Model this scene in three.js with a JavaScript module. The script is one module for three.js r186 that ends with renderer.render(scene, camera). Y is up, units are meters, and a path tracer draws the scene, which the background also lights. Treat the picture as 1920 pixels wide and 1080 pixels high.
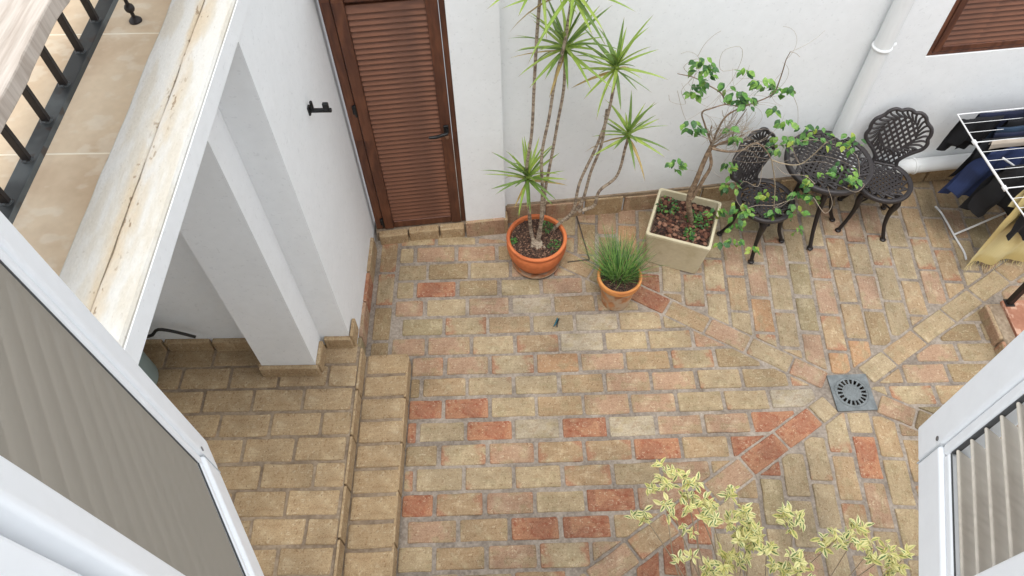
import * as THREE from 'three';
import { RoundedBoxGeometry } from 'three/addons/geometries/RoundedBoxGeometry.js';
import { mergeGeometries } from 'three/addons/utils/BufferGeometryUtils.js';

// ---------------------------------------------------------------- camera
const scene = new THREE.Scene();
const V3 = (x, y, z) => new THREE.Vector3(x, y, z);
const CAM = { f: 1393.38, p: 0.971951, yaw: 0.006994, roll: -0.021339, h: 4.3806 };
const fw = V3(-Math.sin(CAM.yaw) * Math.cos(CAM.p), -Math.sin(CAM.p), -Math.cos(CAM.yaw) * Math.cos(CAM.p));
const rt0 = V3(Math.cos(CAM.yaw), 0, -Math.sin(CAM.yaw)), up0 = rt0.clone().cross(fw);
const rt = rt0.clone().multiplyScalar(Math.cos(CAM.roll)).addScaledVector(up0, Math.sin(CAM.roll));
const up = up0.clone().multiplyScalar(Math.cos(CAM.roll)).addScaledVector(rt0, -Math.sin(CAM.roll));
const EYE = V3(0, CAM.h, 0);
const camera = new THREE.PerspectiveCamera(42.367, 16 / 9, 0.05, 200);
camera.position.copy(EYE);
camera.quaternion.setFromRotationMatrix(new THREE.Matrix4().makeBasis(rt, up, fw.clone().negate()));
// ---------------------------------------------------------------- sky, sun, exposure
{
  const W = 128, H = 64, d = new Float32Array(W * H * 4);
  for (let j = 0; j < H; j++) for (let i = 0; i < W; i++) {
    const el = ((j + 0.5) / H - 0.5) * Math.PI, s = Math.max(0, Math.sin(el)), o = (j * W + i) * 4;
    const L = el > 0 ? 0.78 + 0.44 * s : 0.3;
    const n = 1 + 0.05 * Math.sin(i * 0.2) * Math.sin(j * 0.31);
    d[o] = L * 0.96 * n; d[o + 1] = L * 1.0 * n; d[o + 2] = L * 1.06 * n; d[o + 3] = 1;
  }
  const t = new THREE.DataTexture(d, W, H, THREE.RGBAFormat, THREE.FloatType);
  t.mapping = THREE.EquirectangularReflectionMapping; t.magFilter = THREE.LinearFilter; t.minFilter = THREE.LinearFilter; t.needsUpdate = true;
  scene.background = t; scene.environment = t;
}
const sun = new THREE.DirectionalLight(new THREE.Color(1, 0.97, 0.92), 1.2);
sun.position.set(0.5, 9, 0.4); sun.target.position.set(1.2, 0, -2.6);
sun.castShadow = true; sun.shadow.radius = 45; sun.shadow.mapSize.set(2048, 2048);
Object.assign(sun.shadow.camera, { left: -7, right: 7, top: 7, bottom: -7, near: 0.5, far: 30 });
scene.add(sun, sun.target);
const renderer = new THREE.WebGLRenderer({ antialias: true });
renderer.toneMapping = THREE.LinearToneMapping;
renderer.toneMappingExposure = 1.53;
renderer.shadowMap.enabled = true;

// ---------------------------------------------------------------- helpers
let seed = 12345;
const rnd = () => { seed = (seed + 0x6d2b79f5) | 0; let t = Math.imul(seed ^ (seed >>> 15), 1 | seed); t = (t + Math.imul(t ^ (t >>> 7), 61 | t)) ^ t; return ((t ^ (t >>> 14)) >>> 0) / 4294967296; };
const rr = (a, b) => a + (b - a) * rnd();
const ray = (u, v) => fw.clone().addScaledVector(rt, (u - 960) / CAM.f).addScaledVector(up, -(v - 540) / CAM.f);
const onY = (u, v, y = 0) => { const d = ray(u, v); return EYE.clone().addScaledVector(d, (y - CAM.h) / d.y); };
const onZ = (u, v, z) => { const d = ray(u, v); return EYE.clone().addScaledVector(d, z / d.z); };
const hash = (x, y, s) => { let h = Math.imul(x, 374761393) ^ Math.imul(y, 668265263) ^ Math.imul(s, 974711); h = Math.imul(h ^ (h >>> 13), 1274126177); return ((h ^ (h >>> 16)) >>> 0) / 4294967296; };
function vnoise(x, y, s, px = 0, py = 0) {
  const xi = Math.floor(x), yi = Math.floor(y), fx = x - xi, fy = y - yi, w = (a, p) => (p ? ((a % p) + p) % p : a);
  const ux = fx * fx * (3 - 2 * fx), uy = fy * fy * (3 - 2 * fy);
  const a = hash(w(xi, px), w(yi, py), s), b = hash(w(xi + 1, px), w(yi, py), s), c = hash(w(xi, px), w(yi + 1, py), s), e = hash(w(xi + 1, px), w(yi + 1, py), s);
  return a + (b - a) * ux + (c - a) * uy + (a - b - c + e) * ux * uy;
}
function fbm(x, y, s, oct = 4, px = 0, py = 0) {
  let v = 0, a = 0.5, n = 0;
  for (let i = 0; i < oct; i++) { v += a * vnoise(x, y, s + i * 17, px, py); n += a; a *= 0.5; x *= 2; y *= 2; px *= 2; py *= 2; }
  return v / n;
}
const clamp = (x, a = 0, b = 1) => Math.min(b, Math.max(a, x));
const sstep = (a, b, x) => { const t = clamp((x - a) / (b - a)); return t * t * (3 - 2 * t); };
const mix3 = (a, b, t) => [a[0] + (b[0] - a[0]) * t, a[1] + (b[1] - a[1]) * t, a[2] + (b[2] - a[2]) * t];
// texture from a function (u, v) -> [r, g, b] in sRGB bytes; also a height map when the function returns a fourth value
function tex(W, H, fn, repeat) {
  const d = new Uint8Array(W * H * 4), b = new Uint8Array(W * H * 4);
  for (let j = 0; j < H; j++) for (let i = 0; i < W; i++) {
    const c = fn((i + 0.5) / W, (j + 0.5) / H), o = (j * W + i) * 4;
    for (let k = 0; k < 3; k++) d[o + k] = clamp(c[k], 0, 255);
    d[o + 3] = 255;
    const h = clamp((c[3] ?? 0.5) * 255, 0, 255); b[o] = b[o + 1] = b[o + 2] = h; b[o + 3] = 255;
  }
  const mk = (a, srgb) => { const t = new THREE.DataTexture(a, W, H); t.magFilter = THREE.LinearFilter; t.minFilter = THREE.LinearMipmapLinearFilter; t.generateMipmaps = true; t.wrapS = t.wrapT = THREE.RepeatWrapping; if (srgb) t.colorSpace = THREE.SRGBColorSpace; if (repeat) t.repeat.set(...repeat); t.needsUpdate = true; return t; };
  return { map: mk(d, true), bump: mk(b, false) };
}
function std(color, rough = 0.8, o = {}) { return new THREE.MeshStandardMaterial({ color, roughness: rough, ...o }); }
function texMat(t, rough, bumpScale, o = {}) { return new THREE.MeshStandardMaterial({ map: t.map, bumpMap: t.bump, bumpScale, roughness: rough, ...o }); }
function shadow(m) { m.castShadow = m.receiveShadow = true; return m; }
function mesh(name, geo, mat, parent) { const m = shadow(new THREE.Mesh(geo, mat)); m.name = name; if (parent) parent.add(m); return m; }
const used = {};
function numbered(n) { const k = used[n] = (used[n] ?? -1) + 1; return k ? n + '_' + String(k).padStart(3, '0') : n; }
function tag(o, label, category, group, kind) { o.userData.label = label; o.userData.category = category; if (group) o.userData.group = group; if (kind) o.userData.kind = kind; return o; }
function thing(name, label, category, pos = [0, 0, 0], ry = 0, group) {
  const g = new THREE.Group(); g.name = numbered(name); g.position.set(...pos); g.rotation.y = ry; scene.add(g); return tag(g, label, category, group);
}
function top(name, geo, mat, label, category, group, kind) { const m = mesh(numbered(name), geo, mat); scene.add(m); return tag(m, label, category, group, kind); }
// planar uv in metres picked by the dominant normal axis
function metreUV(g, k = 1) {
  g = g.index ? g.toNonIndexed() : g; const p = g.attributes.position, n = g.attributes.normal, uv = new Float32Array(p.count * 2);
  for (let i = 0; i < p.count; i += 3) {
    let ax = 0, ay = 0, az = 0; for (let j = 0; j < 3; j++) { ax += Math.abs(n.getX(i + j)); ay += Math.abs(n.getY(i + j)); az += Math.abs(n.getZ(i + j)); }
    for (let j = 0; j < 3; j++) {
      const x = p.getX(i + j), y = p.getY(i + j), z = p.getZ(i + j);
      const [a, b] = ay >= ax && ay >= az ? [x, z] : ax >= az ? [z, y] : [x, y];
      uv[(i + j) * 2] = a * k; uv[(i + j) * 2 + 1] = b * k;
    }
  }
  g.setAttribute('uv', new THREE.BufferAttribute(uv, 2)); return g;
}
const box = (x0, x1, y0, y1, z0, z1) => { const g = new THREE.BoxGeometry(x1 - x0, y1 - y0, z1 - z0); g.translate((x0 + x1) / 2, (y0 + y1) / 2, (z0 + z1) / 2); return metreUV(g); };
const rbox = (x0, x1, y0, y1, z0, z1, r = 0.004, s = 2) => { const g = new RoundedBoxGeometry(x1 - x0, y1 - y0, z1 - z0, s, Math.min(r, (x1 - x0) / 2.01, (y1 - y0) / 2.01, (z1 - z0) / 2.01)); g.translate((x0 + x1) / 2, (y0 + y1) / 2, (z0 + z1) / 2); return metreUV(g); };
function merge(list) { return mergeGeometries(list.map((g) => { const h = g.index ? g.toNonIndexed() : g.clone(); for (const k of Object.keys(h.attributes)) if (!['position', 'normal', 'uv'].includes(k)) h.deleteAttribute(k); return h; })); }
// tapered tube through points, radius per point
function tube(pts, radii, seg = 24, rad = 7, uvk = 8) {
  const c = new THREE.CatmullRomCurve3(pts, false, 'centripetal'), fr = c.computeFrenetFrames(seg, false), pos = [], nor = [], uv = [], idx = [], len = c.getLength();
  for (let i = 0; i <= seg; i++) {
    const t = i / seg, P = c.getPointAt(t), q = t * (radii.length - 1), k = Math.min(Math.floor(q), radii.length - 2), r = radii.length < 2 ? radii[0] : radii[k] + (radii[k + 1] - radii[k]) * (q - k);
    for (let j = 0; j <= rad; j++) { const a = j / rad * Math.PI * 2, n = fr.normals[i].clone().multiplyScalar(Math.cos(a)).addScaledVector(fr.binormals[i], Math.sin(a)); pos.push(P.x + n.x * r, P.y + n.y * r, P.z + n.z * r); nor.push(n.x, n.y, n.z); uv.push(j / rad, t * len * uvk); }
  }
  for (let i = 0; i < seg; i++) for (let j = 0; j < rad; j++) { const a = i * (rad + 1) + j, b = a + rad + 1; idx.push(a, a + 1, b, b, a + 1, b + 1); }
  const cap = (i, flip) => { const b = pos.length / 3, P = c.getPointAt(i / seg), T = fr.tangents[i].clone().multiplyScalar(flip ? -1 : 1); pos.push(P.x, P.y, P.z); nor.push(T.x, T.y, T.z); uv.push(0, 0); for (let j = 0; j < rad; j++) { const a = i * (rad + 1) + j; flip ? idx.push(b, a + 1, a) : idx.push(b, a, a + 1); } };
  cap(0, true); cap(seg, false);
  const g = new THREE.BufferGeometry(); g.setAttribute('position', new THREE.Float32BufferAttribute(pos, 3)); g.setAttribute('normal', new THREE.Float32BufferAttribute(nor, 3)); g.setAttribute('uv', new THREE.Float32BufferAttribute(uv, 2)); g.setIndex(idx); return g;
}
const rod = (a, b, r, rad = 8) => tube([a, a.clone().lerp(b, 0.5), b], [r, r], 2, rad);
const lathe = (pts, seg = 40) => new THREE.LatheGeometry(pts.map(([x, y]) => new THREE.Vector2(x, y)), seg);

// ---------------------------------------------------------------- materials
const plasterT = tex(1024, 1024, (u, v) => {
  const n = fbm(u * 6, v * 6, 3, 4, 6, 6), f = fbm(u * 60, v * 60, 9, 3, 60, 60), m = fbm(u * 18, v * 18, 21, 3, 18, 18), sp = fbm(u * 140, v * 140, 31, 2, 140, 140);
  const t = (n - 0.5) * 7 + (f - 0.5) * 5 - (sp > 0.8 ? 8 : 0);
  return [240 + t, 242 + t, 243 + t, 0.35 * n + 0.4 * m + 0.25 * f];
}, [0.5, 0.5]);
const M = {};
M.plaster = texMat(plasterT, 0.9, 0.0035);
const copingT = (side_) => tex(256, 2048, (u, v) => {
  const m = fbm(u * 4, v * 70, 15, 4), f = fbm(u * 26, v * 520, 25, 3), q = fbm(u * 3, v * 26, 35, 4), c2 = fbm(u * 10, v * 170, 45, 4), near = side_ ? sstep(0.75, 0, u) : sstep(0.62, 1, u);
  let c = mix3([208, 206, 200], [196, 187, 170], 0.6 * sstep(0.35, 0.65, q));
  c = mix3(c, [206, 186, 156], sstep(0.45, 0.85, q * 0.55 + m * 0.25 + near * 0.35) * near * 0.7);
  c = mix3(c, [134, 114, 92], sstep(0.66, 0.76, c2) * sstep(0.6, 0.95, near + (q - 0.5) * 0.8) * 0.75);
  c = mix3(c, [170, 160, 146], sstep(0.8, 0.86, fbm(u * 14, v * 230, 55, 3)) * 0.35);
  const t = (f - 0.5) * 12; return [c[0] + t, c[1] + t, c[2] + t, m * 0.5 + f * 0.5];
});
M.copingIn = texMat(copingT(0), 0.9, 0.002); M.copingOut = texMat(copingT(1), 0.9, 0.002);
const mortarT = tex(1024, 1024, (u, v) => {
  const n = fbm(u * 10, v * 10, 33, 4, 10, 10), f = fbm(u * 150, v * 150, 37, 3, 150, 150), m = fbm(u * 40, v * 40, 41, 3, 40, 40);
  const c = mix3([132, 121, 110], [158, 146, 133], sstep(0.3, 0.7, n * 0.6 + m * 0.4)), t = (f - 0.5) * 46; return [c[0] + t, c[1] + t, c[2] + t, f * 0.6 + m * 0.4];
}, [0.6, 0.6]);
M.mortar = texMat(mortarT, 0.95, 0.004);
const mortarWarmT = tex(512, 512, (u, v) => {
  const n = fbm(u * 6, v * 6, 133, 4, 6, 6), f = fbm(u * 70, v * 70, 137, 3, 70, 70), m = fbm(u * 20, v * 20, 141, 3, 20, 20);
  const c = mix3([130, 113, 95], [156, 138, 116], sstep(0.3, 0.7, n * 0.6 + m * 0.4)), t = (f - 0.5) * 40; return [c[0] + t, c[1] + t, c[2] + t, f * 0.6 + m * 0.4];
});
M.mortarWarm = texMat(mortarWarmT, 0.95, 0.004);
// brick faces: uv 0..1 along the brick
const CLAY = { buff: [172, 152, 121], tan: [169, 143, 111], pink: [170, 139, 114], red: [157, 108, 83], ochre: [175, 138, 103], pale: [174, 160, 138], green: [158, 142, 110], dim: [153, 131, 100], landing: [173, 148, 114], stain: [165, 118, 92] };
const brickBump = [];
function brickMat(kind, s, redMix) {
  const t = tex(256, 128, (u, v) => {
    const n = fbm(u * 4, v * 2, s, 4), m = fbm(u * 12, v * 6, s + 5, 4), f = fbm(u * 70, v * 35, s + 9, 3), sp = vnoise(u * 60, v * 30, s + 13), w = fbm(u * 3 + m * 1.5, v * 26, s + 19, 2);
    let c = CLAY[kind];
    c = mix3(c, CLAY.green, sstep(0.5, 0.75, fbm(u * 5, v * 3, s + 51, 3)) * (kind === 'red' || kind === 'landing' ? 0 : 0.6));
    c = mix3(c, mix3(c, [206, 188, 156], 0.6), sstep(0.55, 0.8, n) * 0.6);
    c = mix3(c, mix3(c, [120, 82, 50], 0.5), sstep(0.55, 0.85, m) * 0.4);
    if (redMix) { const e = redMix * (0.5 + 0.85 * Math.max(sstep(0.4, 0, u), sstep(0.65, 1, u))) * (fbm(u * 5 + 3, v * 3, s + 71, 4) * 1.7); c = mix3(c, CLAY.stain, 0.8 * sstep(0.5, 1.15, e)); }
    if (kind === 'red') { c = mix3(c, [150, 86, 62], sstep(0.45, 0.75, m) * 0.7); c = mix3(c, [178, 132, 100], sstep(0.48, 0.7, fbm(u * 4, v * 3, s + 91, 4)) * 0.7); }
    if (sp > 0.93) c = mix3(c, [95, 70, 48], 0.7);
    const pit = sstep(0.66, 0.8, fbm(u * 40, v * 20, s + 23, 3)); c = mix3(c, [c[0] * 0.66, c[1] * 0.6, c[2] * 0.54], pit * 0.4); c = mix3(c, [206, 192, 166], sstep(0.68, 0.78, fbm(u * 26, v * 13, s + 29, 3)) * 0.5);
    const t2 = (f - 0.5) * 34 + (w - 0.5) * 14; return [c[0] + t2, c[1] + t2, c[2] + t2 * 0.9, 0.45 * m + 0.35 * f + 0.2 * w - (sp > 0.93 ? 0.4 : 0)];
  });
  brickBump.push(t.bump); if (brickBump.length > 3) t.bump = brickBump[s % 3];
  return texMat(t, 0.92, 0.004, { vertexColors: true });
}
const BR = {
  buff: [brickMat('buff', 101), brickMat('buff', 211), brickMat('buff', 307), brickMat('tan', 149), brickMat('green', 163), brickMat('dim', 179), brickMat('tan', 191, 0.35)],
  mixed: [brickMat('buff', 401, 0.75), brickMat('tan', 433, 0.8), brickMat('buff', 477, 0.6)],
  pink: [brickMat('pink', 503, 0.4), brickMat('pink', 541, 0.65), brickMat('pink', 577)],
  red: [brickMat('red', 601), brickMat('red', 643)],
  ochre: [brickMat('ochre', 701, 0.5)], pale: [brickMat('pale', 743)],
  landing: [brickMat('landing', 811), brickMat('landing', 853), brickMat('landing', 877, 0.35)],
};
const BRS = {}; for (const k of Object.keys(BR)) BRS[k] = BR[k].map((m) => { const c = m.clone(); c.vertexColors = false; return c; });
const pick = (a) => a[Math.floor(rnd() * a.length)];

// ---------------------------------------------------------------- brick geometry
// poly: convex outline [[x, z]...] in world; frame for uv: origin o, long axis a (unit), half length/width
function clipPoly(poly, planes) {            // plane: [nx, nz, d] keeps nx*x+nz*z <= d
  for (const [nx, nz, d] of planes) {
    const out = [];
    for (let i = 0; i < poly.length; i++) {
      const A = poly[i], B = poly[(i + 1) % poly.length], da = nx * A[0] + nz * A[1] - d, db = nx * B[0] + nz * B[1] - d;
      if (da <= 0) out.push(A);
      if (da * db < 0) { const t = da / (da - db); out.push([A[0] + (B[0] - A[0]) * t, A[1] + (B[1] - A[1]) * t]); }
    }
    poly = out; if (poly.length < 3) return null;
  }
  return poly;
}
function area(p) { let a = 0; for (let i = 0; i < p.length; i++) { const A = p[i], B = p[(i + 1) % p.length]; a += A[0] * B[1] - B[0] * A[1]; } return a / 2; }
function brickGeo(poly, c, ax, hl, hw, yTop, depth = 0.03, rough = 1) {
  if (area(poly) < 0) poly = poly.slice().reverse();
  // round the corners and roughen the outline
  const out = [];
  for (let i = 0; i < poly.length; i++) {
    const P = poly[(i + poly.length - 1) % poly.length], A = poly[i], B = poly[(i + 1) % poly.length];
    const l0 = Math.hypot(P[0] - A[0], P[1] - A[1]), l1 = Math.hypot(B[0] - A[0], B[1] - A[1]), r = rr(0.006, 0.016) * rough;
    const k0 = Math.min(r / l0, 0.4), k1 = Math.min(r / l1, 0.4);
    out.push([A[0] + (P[0] - A[0]) * k0, A[1] + (P[1] - A[1]) * k0], [A[0] + (P[0] - A[0]) * k0 * 0.25 + (B[0] - A[0]) * k1 * 0.25, A[1] + (P[1] - A[1]) * k0 * 0.25 + (B[1] - A[1]) * k1 * 0.25], [A[0] + (B[0] - A[0]) * k1, A[1] + (B[1] - A[1]) * k1]);
    if (l1 > 0.16) for (const q of [0.36, 0.67]) { const j = rr(-0.0025, 0.0035) * rough, nx = (B[1] - A[1]) / l1, nz = -(B[0] - A[0]) / l1; out.push([A[0] + (B[0] - A[0]) * q - nx * j, A[1] + (B[1] - A[1]) * q - nz * j]); }
  }
  const n = out.length, cx = out.reduce((s, p) => s + p[0], 0) / n, cz = out.reduce((s, p) => s + p[1], 0) / n;
  const tx = rr(-0.02, 0.02) * rough, tz = rr(-0.03, 0.03) * rough, Y = (x, z) => yTop + (x - cx) * tx + (z - cz) * tz;
  const pos = [], uv = [], idx = [], put = (x, y, z) => { pos.push(x, y, z); const dx = x - c[0], dz = z - c[1]; uv.push(0.5 + (dx * ax[0] + dz * ax[1]) / (2 * hl), 0.5 + (-dx * ax[1] + dz * ax[0]) / (2 * hw)); };
  const inset = (k, p) => { const dx = cx - p[0], dz = cz - p[1], l = Math.hypot(dx, dz) || 1; const q = Math.min(k / l, 0.5); return [p[0] + dx * q, p[1] + dz * q]; };
  for (const p of out) put(p[0], yTop - depth, p[1]);
  for (const p of out) put(p[0], Y(p[0], p[1]) - 0.005, p[1]);
  for (const p of out) { const q = inset(0.006, p); put(q[0], Y(q[0], q[1]), q[1]); }
  put(cx, Y(cx, cz) + 0.0015, cz);
  for (let i = 0; i < n; i++) { const j = (i + 1) % n; for (const b of [0, n]) idx.push(b + i, b + n + i, b + j, b + j, b + n + i, b + n + j); idx.push(2 * n + i, 3 * n, 2 * n + j); }
  const g = new THREE.BufferGeometry(); g.setAttribute('position', new THREE.Float32BufferAttribute(pos, 3)); g.setAttribute('uv', new THREE.Float32BufferAttribute(uv, 2)); g.setIndex(idx);
  const h = g.toNonIndexed(); h.computeVertexNormals();
  { const p = h.attributes.position, col = new Float32Array(p.count * 3), b = rr(0.93, 1.06); for (let i = 0; i < p.count; i++) { const x = p.getX(i), z = p.getZ(i), q = 1.02 - 0.22 * sstep(0.45, 0.75, fbm(x * 3.1 + 40, z * 3.1 + 40, 1501, 4)) - 0.16 * sstep(0.5, 0.7, fbm(x * 11 + 40, z * 11 + 40, 1507, 3)), w = fbm(x * 1.7 + 20, z * 1.7 + 20, 1511, 3) - 0.5; col[i * 3] = q * b * (1 + 0.06 * w); col[i * 3 + 1] = q * b; col[i * 3 + 2] = q * b * (1 - 0.12 * w); } h.setAttribute('color', new THREE.BufferAttribute(col, 3)); }
  // smooth the top, keep the sides creased
  const P = h.attributes.position, N = h.attributes.normal; for (let i = 0; i < P.count; i++) if (N.getY(i) > 0.9) N.setXYZ(i, tx * -1, 1, tz * -1);
  return h;
}
const marks = [];   // [px, py, kind] colour notes taken from the photograph: the brick under that pixel has that clay
const mark = (k, ...l) => l.forEach(([x, y]) => { const p = onY(x, y, 0); marks.push([p.x, p.z, k]); });
mark('red', [873, 770], [797, 775], [915, 810], [1090, 803], [1230, 842], [1003, 987], [1100, 985], [785, 942], [1140, 932], [1218, 560], [1485, 813], [1420, 863], [1630, 865], [817, 541], [768, 818], [1700, 960], [1290, 960], [1235, 1045]);
mark('ochre', [1042, 682], [1440, 588], [1585, 675]);
mark('pink', [800, 690], [875, 688], [920, 572], [800, 655], [1130, 682], [1220, 605], [1255, 763], [1100, 762], [1330, 800], [840, 485], [900, 478], [1690, 770], [1350, 630], [1190, 725], [965, 1040], [1260, 920], [1165, 1030], [1558, 412], [1600, 430], [1400, 470], [1290, 500], [1550, 560]);
mark('mixed', [930, 645], [1000, 650], [1180, 600], [870, 942], [830, 858], [1050, 850], [1130, 850], [1040, 895], [960, 895], [1150, 895], [1270, 640], [1390, 750], [1590, 480], [1330, 560], [1660, 460], [930, 605], [1260, 680]);
mark('pale', [1125, 603], [1085, 640], [1480, 745], [1020, 570], [1000, 806], [1180, 800], [1360, 1000]);
mark('buff', [1100, 722], [980, 722], [960, 768], [1040, 768], [820, 575], [960, 606], [1400, 690], [1300, 590]);
function clayFor(c, hl, hw, weights) {
  let best = null, bd = 0.11; for (const m of marks) { const d = Math.hypot((m[0] - c[0]) * 0.7, m[1] - c[1]); if (d < bd) { bd = d; best = m; } }
  if (best) { const k = best[2]; return pick(BR[k]); }
  let q = rnd(); for (const [k, w] of weights) { q -= w; if (q < 0) return pick(BR[k]); } return pick(BR.buff);
}
const MIX_L = [['buff', 0.58], ['mixed', 0.26], ['pink', 0.12], ['red', 0.04]], MIX_T = [['buff', 0.6], ['mixed', 0.16], ['pink', 0.22], ['ochre', 0.02]];
const inFrame = (x, z) => { const d = V3(x, 0, z).sub(EYE), w = d.dot(fw), u = 960 + CAM.f * d.dot(rt) / w, v = 540 - CAM.f * d.dot(up) / w; return u > -40 && u < 1960 && v > 0 && v < 1120; };

// ---------------------------------------------------------------- courtyard floor
const floor = top('courtyard_floor', (() => { const q = new THREE.Shape(); q.moveTo(-2, -4.5); q.lineTo(20, -4.5); q.lineTo(20, 4.5); q.lineTo(-2, 4.5); q.closePath(); const h = new THREE.Path(), a = 2.168, b = 2.128; h.moveTo(a - 0.11, b - 0.11); h.lineTo(a - 0.11, b + 0.11); h.lineTo(a + 0.11, b + 0.11); h.lineTo(a + 0.11, b - 0.11); h.closePath(); q.holes.push(h); const g = new THREE.ShapeGeometry(q); g.rotateX(-Math.PI / 2); g.translate(0, -0.007, 0); return metreUV(g); })(), M.mortar, 'courtyard floor of old buff and red clay bricks in grey mortar', 'floor', null, 'structure');
const spare = [];                                      // bricks that the photograph does not show
const D = [2.17, -2.13];                               // the drain, where the four diagonal bands meet
const unit = (x, z) => { const l = Math.hypot(x, z); return [x / l, z / l]; };
const dUL = unit(-0.956, -0.591), dLL = unit(-1.407, 0.935), dUR = unit(0.772, -0.504), dLR = unit(0.87, 0.47);
const oUL = [1.44, -2.578], oLL = [1.467, -1.688], oUR = [2.833, -2.602], oLR = [2.43, -1.995];
const HB = 0.083;                                      // half a band with half a joint
function side(o, d, toward, off) {                     // half-plane on the side of the line where `toward` lies, kept `off` away from it
  let n = [-d[1], d[0]]; if ((toward[0] - o[0]) * n[0] + (toward[1] - o[1]) * n[1] > 0) n = [-n[0], -n[1]];
  return [n[0], n[1], n[0] * o[0] + n[1] * o[1] - off];
}
let brickCount = 0;
function layBrick(parent, poly, c, ax, hl, hw, mat, y = 0) {
  if (!poly || Math.abs(area(poly)) < 0.0034) return;
  const g = brickGeo(poly, c, rnd() < 0.5 ? ax : [-ax[0], -ax[1]], hl, hw, y + rr(-0.003, 0.003));
  if (parent === floor && !(inFrame(c[0], c[1]) && brickCount < 300)) { spare.push([g, mat]); return; }
  if (parent === floor) brickCount++;
  mesh('brick', g, mat, parent);
}
const rect = (c, ax, hl, hw) => { const q = [-ax[1], ax[0]], P = (s, t) => [c[0] + ax[0] * hl * s + q[0] * hw * t, c[1] + ax[1] * hl * s + q[1] * hw * t]; const j = () => rr(0.985, 1.012); return [P(-j(), -j()), P(j(), -j()), P(j(), j()), P(-j(), j())]; };
// left field: rows along x
{
  const joint = { '-2': 0.171 - 0.15, '-1': 0.173, 0: 0.272, 1: 0.191, 2: 0.267, 3: 0.110, 4: 0.299, 5: 0.128, 6: 0.281, 7: 0.129, 8: 0.277, 9: 0.116, 10: 0.275, 11: 0.102, 12: 0.247, 13: 0.114 };
  const ax = unit(1, -0.018);
  const pl = [side(oUL, dUL, [0, -2.2], HB), side(oLL, dLL, [0, -2.2], HB), [1, 0, D[0] - 0.14]];
  for (let k = -3; k < 20; k++) for (let i = -4; i < 9; i++) {
    const j0 = joint[k] ?? (k % 2 ? 0.115 : 0.27), x = j0 + 0.301 * i + 0.15, z = -3.082 + 0.1558 * (k - 0.5) - 0.018 * (x - 0.12) + 0.003;
    const far = z < -2.42, xmin = far ? -0.84 : -0.692;
    if (x + 0.14 < xmin + 0.05) continue;
    const c = [x, z], w = 0.139 * (1 + (hash(k, i, 7) - 0.5) * 0.05), h = 0.066 * (1 + (hash(k, i, 9) - 0.5) * 0.1);
    layBrick(floor, clipPoly(rect(c, ax, w, h), [...pl, [-1, 0, -xmin], [0.11, -1, 3.42]].map((p) => p)), c, ax, 0.139, 0.066, clayFor(c, 0, 0, MIX_L));
  }
}
// top field: columns running towards the back wall
function columns(dir, x0, z0, n0, n1, toward, planes, offs, mixw, b0, b1) {
  const q = [dir[1], -dir[0]];
  for (let n = n0; n <= n1; n++) for (let b = b0; b <= b1; b++) {
    const s = (n + 0.5) * 0.1535, t = (b + 0.5) * 0.296 + offs(n), c = [x0 + q[0] * s + dir[0] * t, z0 + q[1] * s + dir[1] * t];
    layBrick(floor, clipPoly(rect(c, dir, 0.137 * (1 + (hash(n, b, 17) - 0.5) * 0.05), 0.0655 * (1 + (hash(n, b, 19) - 0.5) * 0.1)), planes), c, dir, 0.137, 0.0655, clayFor(c, 0, 0, mixw));
  }
}
columns(unit(-0.077, 1), 2.2815, -3.07, -14, 24, 0, [side(oUL, dUL, [1.8, -3.2], HB), side(oUR, dUR, [1.8, -3.2], HB), [0, 1, D[1] - 0.14], [-0.108, -1, 3.606]], (n) => (((n % 2) + 2) % 2 ? 0.03 : -0.075) + (hash(n, 3, 3) - 0.5) * 0.07, MIX_T, -4, 3);
// bottom field
columns(unit(-0.06, 1), 2.075, -1.69, -9, 14, 0, [side(oLL, dLL, [2, -1], HB), side(oLR, dLR, [2, -1], HB), [0, -1, -D[1] - 0.14], [0, 1, 1.0]], (n) => (((n % 2) + 2) % 2 ? 0.0 : 0.165) + (hash(n, 4, 3) - 0.5) * 0.05, MIX_T, -3, 8);
// right field
for (let k = -9; k < 12; k++) for (let i = -4; i < 14; i++) {
  const x = 2.84 + 0.3 * i + (((k % 2) + 2) % 2 ? 0.15 : 0) + (hash(k, 5, 5) - 0.5) * 0.08, z = -2.185 + 0.1545 * (k + 0.5), c = [x, z];
  layBrick(floor, clipPoly(rect(c, [1, 0], 0.137, 0.066), [side(oUR, dUR, [3.2, -2.1], HB), side(oLR, dLR, [3.2, -2.1], HB), [-1, 0, -D[0] - 0.14], [0, -1, 3.9]]), c, [1, 0], 0.137, 0.066, clayFor(c, 0, 0, [['buff', 0.72], ['mixed', 0.14], ['pink', 0.14]]));
}
// the four diagonal bands
for (const [o, d, n, ph] of [[oUL, dUL, 7, 0.155], [oLL, dLL, 9, 0.005], [oUR, dUR, 9, 0.155], [oLR, dLR, 8, 0.15]]) {
  const s0 = (D[0] - o[0]) * d[0] + (D[1] - o[1]) * d[1];
  for (let i = 0; i < n; i++) {
    const a0 = Math.max(0.175, 0.02 + i * 0.298 + ph * 0.6), a1 = 0.02 + (i + 1) * 0.298 + ph * 0.6 - 0.016; if (a1 - a0 < 0.05) continue;
    const m = s0 + (a0 + a1) / 2, c = [o[0] + d[0] * m, o[1] + d[1] * m], hl = (a1 - a0) / 2;
    layBrick(floor, clipPoly(rect(c, d, hl, 0.068), [[-1, 0, 0.69], [-0.108, -1, 3.606]]), c, d, hl, 0.068, clayFor(c, 0, 0, MIX_T));
  }
}
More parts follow.
